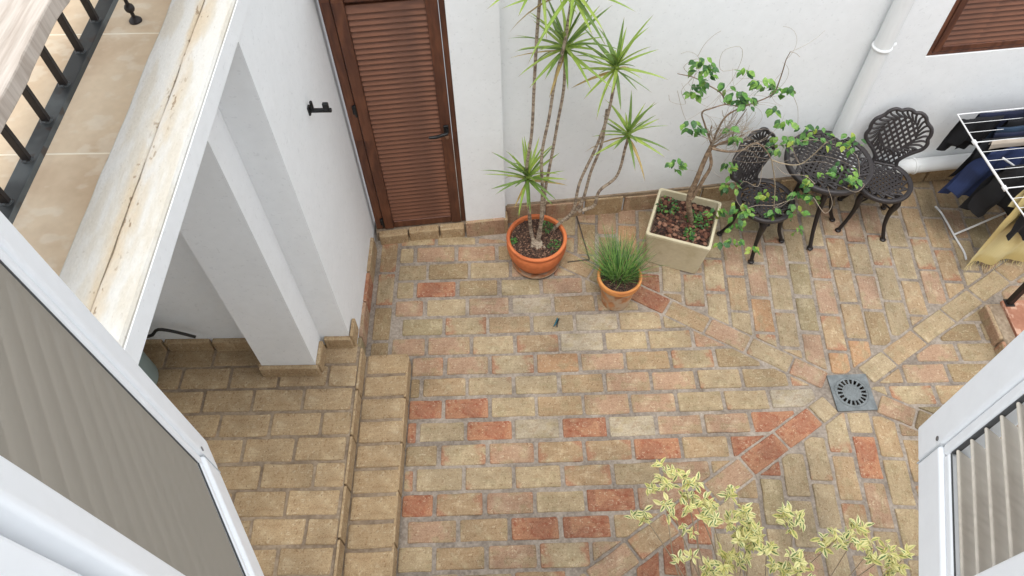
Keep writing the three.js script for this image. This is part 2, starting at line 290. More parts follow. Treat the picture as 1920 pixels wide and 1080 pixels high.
// a row of bricks laid along the foot of the left wall
for (let i = 0; i < 4; i++) { const c = [-0.925, -3.28 + i * 0.285]; layBrick(floor, rect(c, [0, 1], 0.132, 0.058), c, [0, 1], 0.132, 0.058, clayFor(c, 0, 0, [['buff', 0.7], ['mixed', 0.3]])); }
{
  const by = new Map(); for (const [g, m] of spare) { if (!by.has(m)) by.set(m, []); by.get(m).push(g); }
  for (const [m, l] of by) { const o = mesh('outer_bricks', mergeGeometries(l), m, floor); o.userData.kind = 'stuff'; }
}
// ---------------------------------------------------------------- landing and step
const landing = top('landing', box(-3.4, -0.99, -0.01, 0.272, -2.37, -0.2), M.mortarWarm, 'raised landing of tan clay bricks under the balcony', 'floor', null, 'structure');
for (let k = 0; k < 14; k++) for (let i = 0; i < 9; i++) {
  const z = -2.32 + 0.1595 * k, jx = (k % 2 ? -1.16 : -1.293), x0 = Math.min(jx + 0.304 * (1 - i), -0.995 - 0.008), x1 = Math.min(jx + 0.304 * (2 - i) - 0.017, -0.995); if (x1 - x0 < 0.03) continue;
  const c = [(x0 + x1) / 2, z + (hash(k, i, 77) - 0.5) * 0.006 - 0.01 * ((x0 + x1) / 2 + 1.4)]; if (z > -0.3) continue;
  layBrick(landing, rect(c, [1, 0], (x1 - x0) / 2, 0.0705), c, [1, 0], 0.143, 0.0705, pick(BR.landing), 0.28);
}
for (let k = 0; k < 8; k++) { const g = rbox(-0.988, -0.972, 0.145, 0.277, -2.36 + k * 0.3, -2.36 + k * 0.3 + 0.288, 0.004); mesh('riser_brick', metreUV(g, 3), pick(BRS.landing), landing); }
const step = top('step', box(-0.985, -0.712, -0.01, 0.132, -2.375, -0.2), M.mortarWarm, 'single brick step leading down from the landing to the courtyard', 'step', null, 'structure');
for (let k = 0; k < 14; k++) { const z = -2.316 + 0.1567 * k; if (z > -0.28) continue; const c = [-0.835 + rr(-0.003, 0.003), z]; layBrick(step, rect(c, unit(1, -0.03), 0.132, 0.0685), c, [1, 0], 0.132, 0.0685, pick(BR.landing), 0.14); }
for (let k = 0; k < 8; k++) { const g = rbox(-0.712, -0.697, 0.002, 0.136, -2.37 + k * 0.3, -2.37 + k * 0.3 + 0.288, 0.004); mesh('riser_brick', metreUV(g, 3), pick(BRS.landing), step); }

// ---------------------------------------------------------------- white house at the left with the balcony
const house = thing('white_house', 'white plastered house corner with square pillar and tiled balcony over the landing', 'house');
mesh('wall', merge([box(-3.4, -1.04, -0.05, 2.6, -3.36, -2.385), box(-3.4, -1.0401, -0.05, 6.2, -3.62, -3.36), box(-3.65, -3.4, -0.05, 2.6, -3.62, 0.05)]), M.plaster, house);
mesh('pillar', metreUV((() => { const s = new THREE.Shape(); s.moveTo(-1.555, 2.384); s.lineTo(-1.555, 2.185); s.lineTo(-1.225, 2.185); s.lineTo(-1.225, 2.384); s.closePath(); const g = new THREE.ExtrudeGeometry(s, { depth: 2.33, bevelEnabled: false }); g.rotateX(-Math.PI / 2); g.translate(0, 0.27, 0); return g; })()), M.plaster, house);
const slab = mesh('balcony_slab', box(-3.4, -1.03, 2.601, 2.685, -3.36, -0.8), M.plaster, house);
// coping: two worn strips with a cracked joint between them
const strip = (x0, x1, y0, y1, wob) => {
  const n = 90, pos = [], idx = [], uv = []; const zs = [];
  for (let i = 0; i <= n; i++) { const z = -3.36 + 2.56 * i / n, w = (fbm(z * 7, 3.3, wob, 4) - 0.5) * 0.012, h = (fbm(z * 5, 8.1, wob + 2, 4) - 0.5) * 0.006; zs.push(z); pos.push(x0 + w, y0, z, x0 + w, y1 + h - 0.004, z, x0 + w + 0.006, y1 + h, z, x1 - 0.008, y1 - 0.004 + h, z, x1, y1 - 0.012 + h * 0.5, z, x1, y0, z); for (const a of [-0.1, 0.01, 0.04, 0.92, 0.99, 1.1]) uv.push(clamp(a, 0.004, 0.996), (z + 3.4) / 4.5); }
  for (let i = 0; i < n; i++) for (let j = 0; j < 5; j++) { const a = i * 6 + j, b = a + 6; idx.push(a, b, a + 1, b, b + 1, a + 1); }
  const g = new THREE.BufferGeometry(); g.setAttribute('position', new THREE.Float32BufferAttribute(pos, 3)); g.setAttribute('uv', new THREE.Float32BufferAttribute(uv, 2)); g.setIndex(idx); const q = g.toNonIndexed(); q.computeVertexNormals(); return q;
};
mesh('inner_coping', strip(-1.265, -1.149, 2.68, 2.712, 61), M.copingIn, house);
mesh('outer_coping', strip(-1.145, -1.034, 2.68, 2.706, 71), M.copingOut, house);
const tileT = tex(512, 512, (u, v) => { const n = fbm(u * 4, v * 7, 81, 4, 4, 7), m = fbm(u * 14, v * 20, 85, 4, 14, 20), f = fbm(u * 60, v * 60, 89, 2, 60, 60); let c = mix3([214, 193, 164], [202, 178, 148], sstep(0.4, 0.7, n)); c = mix3(c, [224, 212, 192], sstep(0.55, 0.7, m) * 0.5); const t = (f - 0.5) * 8; return [c[0] + t, c[1] + t, c[2] + t, f]; });
M.tile = texMat(tileT, 0.55, 0.0006);
mesh('grout', box(-3.3, -1.262, 2.68, 2.6955, -3.35, -0.81), std(0xf0e6d2, 0.9), house);
for (let i = 0; i < 5; i++) for (let j = 0; j < 4; j++) { const z0 = -3.49 + i * 0.6, x1 = -1.264 - j * 0.6; mesh('floor_tile', rbox(x1 - 0.596, x1, 2.684, 2.697, Math.max(z0 + 0.003, -3.35), Math.min(z0 + 0.597, -0.81), 0.003), M.tile, slab); }
// skirting bricks
const skirt = (n, x0, x1, y0, y1, z0, z1, mat) => mesh(n, metreUV(rbox(x0, x1, y0, y1, z0, z1, 0.008), 3.4), mat ?? pick(BRS.landing), house);
skirt('skirting_brick', -1.57, -1.21, 0.27, 0.385, -2.186, -2.158);
skirt('skirting_brick', -1.226, -1.2, 0.27, 0.39, -2.35, -2.186);
skirt('skirting_brick', -1.585, -1.553, 0.27, 0.38, -2.35, -2.186);
skirt('skirting_brick', -1.2, -1.03, 0.27, 0.385, -2.386, -2.355);
skirt('skirting_brick', -1.035, -1.012, 0.27, 0.41, -2.5, -2.37);
for (let i = 0; i < 6; i++) skirt('skirting_brick', -1.9 - i * 0.3, -1.618 - i * 0.3, 0.27, 0.385 + rr(-0.008, 0.006), -2.386, -2.352 + rr(-0.006, 0.004));
for (const [z0, z1, k] of [[-3.35, -3.05, 'buff'], [-3.04, -2.8, 'red'], [-2.79, -2.52, 'pink'], [-2.51, -2.38, 'buff']]) skirt('skirting_brick', -1.044, -1.016, -0.01, 0.15 + rr(-0.01, 0.015), z0, z1, pick(BRS[k]));

// ---------------------------------------------------------------- back wall
const A = Math.atan(0.109);
const W1 = [0, 0, -3.521], W2 = [0, 0, -3.616];
function wallShape(x0, x1, y0, y1, hole, depth) { const s = new THREE.Shape(); s.moveTo(x0, y0); s.lineTo(x1, y0); s.lineTo(x1, y1); s.lineTo(x0, y1); s.closePath(); if (hole) { const [a, b, c, d] = hole, h = new THREE.Path(); h.moveTo(a, c); h.lineTo(a, d); h.lineTo(b, d); h.lineTo(b, c); h.closePath(); s.holes.push(h); } const g = new THREE.ExtrudeGeometry(s, { depth, bevelEnabled: false }); g.translate(0, 0, -depth); return metreUV(g); }
const backWall = thing('courtyard_wall', 'long white plastered wall with brick skirting behind the potted plants and table', 'wall', W2, A);
mesh('wall', wallShape(-0.3, 9, -0.05, 6.2, [2.688, 3.75, 1.225, 2.5], 0.3), M.plaster, backWall);
for (let i = 0; i < 26; i++) { const x = -0.06 + i * 0.3; mesh('skirting_brick', metreUV(rbox(x, x + 0.286 + rr(-0.006, 0.006), -0.02, 0.165 + rr(-0.012, 0.012), -0.005, 0.024 + rr(-0.004, 0.004), 0.008), 3.4), pick(rnd() < 0.4 ? BRS.pink : BRS.landing), backWall); }
mesh('skirting_mortar', metreUV(rbox(-0.05, 8.5, 0.15, 0.188, -0.004, 0.014, 0.006)), M.mortarWarm, backWall);
const doorWall = thing('door_wall', 'white plastered wall around the brown louvred door with a brick threshold', 'wall', W1, A);
mesh('wall', merge([wallShape(-0.352, -0.062, -0.05, 6.2, null, 0.25), wallShape(-1.02, -0.352, 2.12, 6.2, null, 0.25)]), M.plaster, doorWall);
mesh('threshold', metreUV(rbox(-1.02, -0.352, -0.02, 0.095, -0.2, -0.03, 0.005)), M.mortarWarm, doorWall);
for (const [a, b] of [[-1.0, -0.79], [-0.78, -0.56], [-0.55, -0.37]]) mesh('threshold_brick', metreUV(rbox(a, b, -0.02, 0.1 + rr(-0.006, 0.003), -0.048, 0.012 + rr(-0.008, 0.006), 0.012), 3.4), pick(BRS.landing), doorWall);
for (const [a, b] of [[-0.358, -0.07]]) mesh('skirting_brick', metreUV(rbox(a, b, -0.02, 0.158, -0.006, 0.022, 0.01), 3.4), pick(BRS.pink), doorWall);
mesh('skirting_brick', metreUV(rbox(-0.075, -0.045, -0.02, 0.15, -0.07, 0.02, 0.008), 3.4), pick(BRS.buff), doorWall);

// ---------------------------------------------------------------- louvred door
const woodT = tex(256, 1024, (u, v) => { const w = fbm(u * 26 + fbm(u * 3, v * 4, 205, 3) * 2.2, v * 5, 201, 4), f = fbm(u * 90, v * 10, 203, 3), k = fbm(u * 5, v * 2, 207, 3); const c = mix3([108, 66, 45], [80, 46, 32], sstep(0.35, 0.7, w * 0.7 + k * 0.3)), t = (f - 0.5) * 22; return [c[0] + t, c[1] + t * 0.8, c[2] + t * 0.6, w * 0.6 + f * 0.4]; });
M.wood = texMat(woodT, 0.5, 0.001);
const woodX = tex(1024, 128, (u, v) => { const w = fbm(u * 5, v * 20 + fbm(u * 4, v * 3, 215, 3) * 2, 211, 4), f = fbm(u * 10, v * 60, 213, 3); const c = mix3([120, 77, 55], [98, 61, 43], sstep(0.35, 0.7, w)), t = (f - 0.5) * 18; return [c[0] + t, c[1] + t * 0.8, c[2] + t * 0.6, f]; });
M.slat = texMat(woodX, 0.55, 0.0008);
M.iron = std(new THREE.Color(0.018, 0.019, 0.02), 0.42, { metalness: 0.5 });
function louvre(parent, x0, x1, y0, y1, pitch, mat, depth = 0.034) {
  const s = new THREE.Shape(); s.moveTo(-0.016, 0.017); s.quadraticCurveTo(-0.013, 0.024, -0.006, 0.02); s.lineTo(0.015, -0.017); s.quadraticCurveTo(0.014, -0.024, 0.006, -0.021); s.closePath();
  const g = new THREE.ExtrudeGeometry(s, { depth: x1 - x0, bevelEnabled: false, curveSegments: 3 }); g.rotateY(Math.PI / 2); g.rotateX(0); g.translate(x0, 0, 0);
  // after the turn the profile's x runs along -z: flip so that the outer edge is the low one
  g.scale(1, 1, -1); const q = metreUV(g); { const ix = q.attributes.position, nn = q.attributes.normal; for (let i = 0; i < ix.count; i += 3) { for (const a of [ix, nn]) { const b = [a.getX(i + 1), a.getY(i + 1), a.getZ(i + 1)]; a.setXYZ(i + 1, a.getX(i + 2), a.getY(i + 2), a.getZ(i + 2)); a.setXYZ(i + 2, ...b); } } q.computeVertexNormals(); metreUV(q); }
  const n = Math.floor((y1 - y0) / pitch); for (let i = 0; i < n; i++) { const m = mesh('slat', q, mat, parent); m.position.set(rr(-0.0008, 0.0008), y0 + (i + 0.5) * pitch, depth); m.rotation.x = rr(-0.02, 0.02); }
}
const door = thing('louvred_door', 'dark brown wooden louvred door with black lever handle', 'door', W1, A);
{
  const y0 = 0.104, y1 = 2.115, zf = -0.052;
  mesh('frame', merge([rbox(-1.012, -0.955, y0, y1, -0.13, zf, 0.004), rbox(-0.385, -0.352, y0, y1, -0.13, zf, 0.004), rbox(-0.955, -0.385, y1 - 0.05, y1, -0.13, zf, 0.004)]), M.wood, door);
  mesh('stile', rbox(-0.951, -0.884, y0 + 0.005, y1 - 0.054, -0.11, zf + 0.012, 0.006), M.wood, door);
  mesh('stile', rbox(-0.457, -0.389, y0 + 0.005, y1 - 0.054, -0.11, zf + 0.012, 0.006), M.wood, door);
  mesh('bottom_rail', rbox(-0.884, -0.457, y0 + 0.005, y0 + 0.072, -0.11, zf + 0.006, 0.008), M.wood, door);
  mesh('top_rail', rbox(-0.884, -0.457, y1 - 0.124, y1 - 0.054, -0.11, zf + 0.006, 0.008), M.wood, door);
  mesh('backing', box(-0.884, -0.457, y0 + 0.07, y1 - 0.12, -0.115, -0.1), M.wood, door);
  louvre(door, -0.883, -0.458, y0 + 0.074, y1 - 0.126, 0.0378, M.slat, -0.07);
  const h = mesh('handle', merge([rbox(-0.437, -0.405, 1.015, 1.075, -0.044, -0.028, 0.004), rod(V3(-0.42, 1.045, -0.035), V3(-0.42, 1.045, 0.01), 0.009), tube([V3(-0.416, 1.045, 0.01), V3(-0.45, 1.043, 0.016), V3(-0.49, 1.032, 0.016), V3(-0.535, 1.03, 0.014)], [0.011, 0.011, 0.012, 0.009], 14, 8)]), M.iron, door);
  mesh('keyhole', merge([new THREE.CylinderGeometry(0.012, 0.012, 0.008, 14).rotateX(Math.PI / 2).translate(-0.42, 0.975, -0.038), rbox(-0.428, -0.412, 0.955, 0.972, -0.042, -0.034, 0.003)]), std(0x9a7a66, 0.4, { metalness: 0.6 }), door);
  for (const y of [0.19, 1.26]) mesh('hinge', merge([rod(V3(-0.956, y - 0.045, -0.034), V3(-0.956, y + 0.045, -0.034), 0.008), rbox(-0.975, -0.952, y - 0.03, y + 0.03, -0.053, -0.036, 0.002)]), M.iron, door);
}
// ---------------------------------------------------------------- window shutter
const shutter = thing('window_shutter', 'brown wooden louvred window shutter set in the white wall', 'shutter', W2, A);
{
  const x0 = 2.69, x1 = 3.748, y0 = 1.227, y1 = 2.498;
  mesh('frame', merge([rbox(x0, x0 + 0.035, y0, y1, -0.06, -0.008, 0.004), rbox(x1 - 0.035, x1, y0, y1, -0.06, -0.008, 0.004), rbox(x0 + 0.035, x1 - 0.035, y0, y0 + 0.022, -0.06, -0.008, 0.004), rbox(x0 + 0.035, x1 - 0.035, y1 - 0.03, y1, -0.06, -0.008, 0.004)]), M.wood, shutter);
  mesh('stile', rbox(x0 + 0.038, x0 + 0.085, y0 + 0.025, y1 - 0.033, -0.055, -0.002, 0.006), M.wood, shutter);
  mesh('stile', rbox(x1 - 0.085, x1 - 0.038, y0 + 0.025, y1 - 0.033, -0.055, -0.002, 0.006), M.wood, shutter);
  mesh('bottom_rail', rbox(x0 + 0.085, x1 - 0.085, y0 + 0.025, y0 + 0.07, -0.055, -0.004, 0.008), M.wood, shutter);
  mesh('top_rail', rbox(x0 + 0.085, x1 - 0.085, y1 - 0.08, y1 - 0.033, -0.055, -0.004, 0.008), M.wood, shutter);
  mesh('backing', box(x0 + 0.085, x1 - 0.085, y0 + 0.06, y1 - 0.07, -0.1, -0.05), M.wood, shutter);
  louvre(shutter, x0 + 0.086, x1 - 0.086, y0 + 0.072, y1 - 0.082, 0.0378, M.slat, -0.024);
}
// ---------------------------------------------------------------- rain pipe
const pvcT = tex(256, 256, (u, v) => { const n = fbm(u * 4, v * 8, 301, 4, 4, 8), f = fbm(u * 40, v * 60, 303, 2, 40, 60); const t = (n - 0.5) * 14 + (f - 0.5) * 5; return [232 + t, 234 + t, 234 + t, f]; });
M.pvc = texMat(pvcT, 0.5, 0.0006);
const pipe = thing('rain_pipe', 'white painted rain pipe running down the wall and along its foot', 'pipe', W2, A);
{
  const x = 2.30, r = 0.055, z = r + 0.012, y = 0.245;
  mesh('downpipe', new THREE.CylinderGeometry(r, r, 5.6, 28, 1, true).translate(x, y + 0.09 + 2.8, z), M.pvc, pipe);
  mesh('elbow', tube([V3(x, y + 0.1, z), V3(x + 0.006, y + 0.05, z), V3(x + 0.05, y + 0.006, z), V3(x + 0.1, y, z)], [r + 0.003, r + 0.003], 14, 24), M.pvc, pipe);
  mesh('ground_pipe', new THREE.CylinderGeometry(r, r, 5, 28, 1, true).rotateZ(Math.PI / 2).translate(x + 0.09 + 2.5, y, z), M.pvc, pipe);
  for (const yy of [1.4, 3.4]) mesh('clamp', merge([new THREE.TorusGeometry(r + 0.003, 0.006, 6, 28).rotateX(Math.PI / 2).scale(1, 1.9, 1).translate(x, yy, z), rbox(x + r, x + r + 0.04, yy - 0.011, yy + 0.011, z - 0.012, z - 0.003, 0.002), rbox(x + r, x + r + 0.03, yy - 0.011, yy + 0.011, z + 0.003, z + 0.012, 0.002), rod(V3(x, yy, 0), V3(x, yy, 0.02), 0.008)]), M.pvc, pipe);
  for (const xx of [3.02, 3.9, 5]) mesh('clamp', merge([new THREE.TorusGeometry(r + 0.003, 0.006, 6, 28).rotateY(Math.PI / 2).scale(1.9, 1, 1).translate(xx, y, z), rbox(xx - 0.011, xx + 0.011, y - r - 0.03, y - r, z - 0.01, z + 0.004, 0.002), rod(V3(xx, y, 0), V3(xx, y, 0.02), 0.008)]), M.pvc, pipe);
}
// ---------------------------------------------------------------- wall hook
const hook = thing('door_holder', 'black iron door holder sticking out of the white side wall', 'door holder', [-1.04, 1.77, -2.9]);
mesh('wall_plate', rbox(-0.002, 0.01, -0.025, 0.025, -0.016, 0.016, 0.003), M.iron, hook);
mesh('arm', merge([rbox(0.008, 0.118, -0.012, 0.008, -0.009, 0.009, 0.004), rbox(0.078, 0.108, 0.006, 0.045, -0.011, 0.011, 0.005)]), M.iron, hook);
mesh('catch', rbox(0.016, 0.03, 0.0, 0.058, -0.008, 0.008, 0.004), M.iron, hook);

// ---------------------------------------------------------------- balcony railing
const railing = thing('balcony_railing', 'low dark iron railing with square bars topped by a pale wooden plank', 'railing', [-1.41, 2.697, 0]);
const ironT = tex(512, 512, (u, v) => { const n = fbm(u * 8, v * 8, 401, 4, 8, 8), m = fbm(u * 24, v * 24, 405, 3, 24, 24); const c = mix3([58, 62, 64], [92, 98, 100], sstep(0.4, 0.7, n)), d = mix3(c, [60, 44, 38], sstep(0.6, 0.72, m) * 0.6); return [...d, m]; });
M.rail = texMat(ironT, 0.5, 0.0008, { metalness: 0.25 });
M.bar = std(new THREE.Color(0.022, 0.017, 0.016), 0.5, { metalness: 0.3 });
mesh('bottom_rail', rbox(-0.026, 0.028, 0.105, 0.128, -2.9, -0.82, 0.003), M.rail, railing);
for (let i = 0; i < 13; i++) { const z = -2.84 + i * 0.1625; mesh('baluster', rbox(-0.012, 0.012, 0.12, 0.5, z - 0.008, z + 0.008, 0.002), M.bar, railing); mesh('weld', new THREE.SphereGeometry(0.02, 8, 6).scale(1, 0.28, 0.9).translate(0, 0.128, z), M.rail, railing); }
for (const z of [-2.36, -0.95]) mesh('foot', merge([new THREE.SphereGeometry(0.018, 14, 10).translate(0.035, 0.055, z), new THREE.CylinderGeometry(0.007, 0.007, 0.1, 10).translate(0.035, 0.05, z), lathe([[0, 0], [0.023, 0], [0.023, 0.006], [0.011, 0.018], [0, 0.02]], 18).translate(0.035, 0, z), rod(V3(0.0, 0.11, z), V3(0.035, 0.095, z), 0.007)]), M.bar, railing);
const plankT = tex(256, 2048, (u, v) => { const w = fbm(u * 30 + fbm(u * 4, v * 12, 505, 3) * 3, v * 10, 501, 4), f = fbm(u * 90, v * 26, 503, 3), k = fbm(u * 4, v * 6, 507, 4); const c = mix3([190, 179, 168], [168, 155, 143], sstep(0.4, 0.75, w * 0.7 + k * 0.3)), t = (f - 0.5) * 26; return [c[0] + t, c[1] + t, c[2] + t, w * 0.5 + f * 0.5]; }, [2.2, 0.5]);
M.plank = texMat(plankT, 0.75, 0.002);
{
  const s = new THREE.Shape(), n = 60, e = (i) => 0.197 + (fbm(i * 0.16, 0.5, 91, 3) - 0.5) * 0.03; s.moveTo(-0.22, 0.8); for (let i = 0; i <= n; i++) s.lineTo(e(i), 0.8 + 2.15 * i / n); s.lineTo(-0.22, 2.95); s.closePath();
  const g = new THREE.ExtrudeGeometry(s, { depth: 0.04, bevelEnabled: true, bevelSize: 0.006, bevelThickness: 0.006, bevelSegments: 2 }); g.rotateX(-Math.PI / 2); g.translate(0, 0.465, 0); mesh('top_plank', metreUV(g), M.plank, railing);
}
// ---------------------------------------------------------------- tank with hose under the balcony
const tank = thing('gas_cylinder', 'grey green cylinder with a dark hose in the recess under the balcony', 'cylinder', [-2.375, 0.28, -2.13]);
M.tank = std(0x93a3a0, 0.45);
mesh('body', lathe([[0, 0], [0.15, 0], [0.165, 0.02], [0.165, 0.42], [0.14, 0.5], [0.07, 0.54], [0, 0.545]], 36), M.tank, tank);
mesh('valve', merge([new THREE.CylinderGeometry(0.03, 0.035, 0.07, 16).translate(0, 0.57, 0), lathe([[0.1, 0.52], [0.11, 0.52], [0.11, 0.62], [0.1, 0.62]], 24)]), M.tank, tank);
mesh('hose', tube([V3(0.02, 0.58, 0), V3(0.1, 0.6, -0.02), ...[[282, 630], [296, 618], [318, 620], [344, 626], [367, 632]].map(([u, v]) => onZ(u, v, -2.32).sub(tank.position))], [0.01, 0.01], 34, 8), std(0x201d18, 0.5), tank);

// ---------------------------------------------------------------- drain grate
const drain = thing('drain_grate', 'square grey drain cover with a ring of slots in the brick floor', 'drain', [2.168, 0, -2.128], 0.03);
{
  const s = new THREE.Shape(); s.moveTo(-0.128, -0.128); s.lineTo(0.128, -0.128); s.lineTo(0.128, 0.128); s.lineTo(-0.128, 0.128); s.closePath();
  for (let i = 0; i < 18; i++) { const a = i / 18 * Math.PI * 2, w = 0.105, h = new THREE.Path(), P = (r, d) => [r * Math.cos(a + d), r * Math.sin(a + d)]; h.moveTo(...P(0.06, -w)); h.lineTo(...P(0.092, -w)); h.lineTo(...P(0.092, w)); h.lineTo(...P(0.06, w)); h.closePath(); s.holes.push(h); }
  const g = new THREE.ExtrudeGeometry(s, { depth: 0.008, bevelEnabled: false }); g.rotateX(-Math.PI / 2); g.translate(0, -0.001, 0);
  const zinc = texMat(tex(256, 256, (u, v) => { const n = fbm(u * 6, v * 6, 601, 4, 6, 6), f = fbm(u * 40, v * 40, 603, 2, 40, 40), t = (n - 0.5) * 40 + (f - 0.5) * 14; return [118 + t, 123 + t, 124 + t, f]; }, [4, 4]), 0.55, 0.0005, { metalness: 0.3 });
  mesh('plate', metreUV(g), zinc, drain);
  mesh('rim', new THREE.TorusGeometry(0.106, 0.0035, 6, 48).rotateX(Math.PI / 2).translate(0, 0.0065, 0), zinc, drain);
  mesh('cover_disc', lathe([[0, 0.011], [0.05, 0.0105], [0.056, 0.006], [0.056, 0.004]], 36), zinc, drain);
  mesh('shaft', merge([box(-0.125, -0.11, -0.4, -0.008, -0.125, 0.125), box(0.11, 0.125, -0.4, -0.008, -0.125, 0.125), box(-0.11, 0.11, -0.4, -0.008, -0.125, -0.11), box(-0.11, 0.11, -0.4, -0.008, 0.11, 0.125), box(-0.125, 0.125, -0.42, -0.401, -0.125, 0.125)]), M.mortar, drain);
}
// ---------------------------------------------------------------- floor hatch edge by the orange pot
{
  const a = onY(1081, 405), b = onY(1105, 487), c = onY(1064, 492);
  const g = merge([[a, b], [b, c]].map(([p, q]) => { const d = q.clone().sub(p), l = d.length(), k = new THREE.BoxGeometry(l, 0.008, 0.009); k.rotateY(-Math.atan2(d.z, d.x)); k.translate((p.x + q.x) / 2, 0.002, (p.z + q.z) / 2); return k; }));
  top('hatch_frame', g, std(0x4e443b, 0.8), 'thin dark metal edge of a floor hatch beside the orange pot', 'hatch');
}
// ---------------------------------------------------------------- clothes peg
const peg = thing('clothes_peg', 'teal and black plastic clothes peg lying on the brick floor', 'clothes peg', [0.285, 0.004, -2.69], 1.25);
for (const [s, m] of [[-1, std(0x0f5f70, 0.4)], [1, std(0x14222a, 0.4)]]) mesh('jaw', tube([V3(-0.036, 0.006, s * 0.011), V3(-0.01, 0.006, s * 0.006), V3(0.012, 0.006, s * 0.0045), V3(0.036, 0.006, s * 0.006)], [0.004, 0.005, 0.005, 0.004], 10, 6), m, peg);
mesh('spring', new THREE.TorusGeometry(0.007, 0.0015, 6, 14).rotateX(Math.PI / 2).translate(0.004, 0.009, 0), M.iron, peg);

// ---------------------------------------------------------------- pots
const terraT = (r, s, stain) => tex(512, 256, (u, v) => { const n = fbm(u * 6, v * 4, s, 4, 6, 0), f = fbm(u * 60, v * 40, s + 3, 3, 60, 0), m = fbm(u * 14, v * 9, s + 5, 4, 14, 0); let c = mix3(r, [r[0] * 0.86, r[1] * 0.8, r[2] * 0.76], sstep(0.4, 0.7, n)); if (stain) c = mix3(c, [186, 168, 146], sstep(0.34, 0.6, m) * 0.85); const t = (f - 0.5) * 16; return [c[0] + t, c[1] + t, c[2] + t, f]; });
M.terra = texMat(terraT([212, 120, 70], 701), 0.75, 0.0006);
M.terraPale = texMat(terraT([196, 140, 96], 711, true), 0.9, 0.001);
M.terraRim = texMat(terraT([214, 146, 84], 721), 0.85, 0.0008);
const soilT = tex(512, 512, (u, v) => { const f = fbm(u * 60, v * 60, 731, 3, 60, 60), m = fbm(u * 16, v * 16, 735, 4, 16, 16), g = vnoise(u * 50, v * 50, 737, 50, 50); let c = mix3([52, 38, 32], [104, 78, 62], sstep(0.35, 0.75, f)); c = mix3(c, [150, 122, 100], g > 0.82 ? 0.6 : 0); return [...c, f * 0.5 + m * 0.5]; }, [3, 3]);
M.soil = texMat(soilT, 1, 0.012);
function soilDisc(r, y, parent, amp = 0.012) { const g = new THREE.CircleGeometry(r, 40, 0, Math.PI * 2); const ring = new THREE.RingGeometry(0.001, r, 40, 12); ring.rotateX(-Math.PI / 2); const p = ring.attributes.position; for (let i = 0; i < p.count; i++) { const x = p.getX(i), z = p.getZ(i); p.setY(i, y + (fbm(x * 22 + 9, z * 22 + 9, 739, 3) - 0.5) * amp * 2); } ring.computeVertexNormals(); return mesh('soil', metreUV(ring), M.soil, parent); }
function grains(parent, n, place, mats, s0, s1, name = 'gravel') {       // loose crumbs and bark on the soil
  const by = mats.map(() => []); for (let i = 0; i < n; i++) { const g = new THREE.IcosahedronGeometry(1, 0), s = rr(s0, s1), P = place(); g.scale(s * rr(0.7, 1.4), s * rr(0.3, 0.7), s * rr(0.7, 1.2)); g.rotateY(rr(0, 6.3)); g.rotateX(rr(-0.5, 0.5)); g.translate(P.x, P.y, P.z); by[Math.floor(rnd() * mats.length)].push(g); }
  by.forEach((l, i) => { if (l.length) mesh(name, mergeGeometries(l), mats[i], parent).userData.kind = 'stuff'; });
}
const P1 = [0.158, 0, -3.225];
const bigPot = thing('orange_pot', 'round orange terracotta pot holding the tall dragon tree', 'plant pot', [P1[0], 0.028, P1[2]]);
mesh('body', lathe([[0.0, 0.0], [0.12, 0.0], [0.135, 0.004], [0.17, 0.05], [0.2, 0.12], [0.212, 0.18], [0.211, 0.215], [0.202, 0.225], [0.203, 0.232], [0.212, 0.24], [0.213, 0.252], [0.205, 0.26], [0.192, 0.26], [0.186, 0.25], [0.188, 0.15], [0.16, 0.1]], 64), M.terra, bigPot);
soilDisc(0.188, 0.225, bigPot);
const discP = (r, y) => () => { const a = rr(0, 6.283), q = r * Math.sqrt(rnd()); return V3(q * Math.cos(a), y + rr(-0.004, 0.008), q * Math.sin(a)); };
grains(bigPot, 900, discP(0.182, 0.226), [std(0x5a4034, 1), std(0x3a2a24, 1), std(0x8a6a56, 1)], 0.004, 0.008);
top('pot_saucer', lathe([[0, 0.002], [0.14, 0.002], [0.165, 0.006], [0.178, 0.028], [0.172, 0.028], [0.16, 0.014], [0.1, 0.012], [0, 0.012]], 56).translate(P1[0], 0.0, P1[2]), M.terraPale, 'weathered clay saucer under the orange pot', 'saucer');
const P2 = [0.705, 0, -2.873];
const smallPot = thing('grass_pot', 'small weathered clay pot of green chives', 'plant pot', [P2[0], 0.002, P2[2]]);
mesh('body', lathe([[0, 0], [0.092, 0], [0.096, 0.004], [0.114, 0.12], [0.13, 0.23], [0.132, 0.257]], 56), M.terraPale, smallPot);
mesh('rim', lathe([[0.132, 0.25], [0.147, 0.253], [0.151, 0.266], [0.151, 0.294], [0.147, 0.301], [0.135, 0.301], [0.13, 0.294], [0.128, 0.255]], 56), M.terraRim, smallPot);
soilDisc(0.13, 0.268, smallPot);
grains(smallPot, 260, discP(0.12, 0.27), [std(0x4a3428, 1), std(0x2c211c, 1)], 0.004, 0.008);
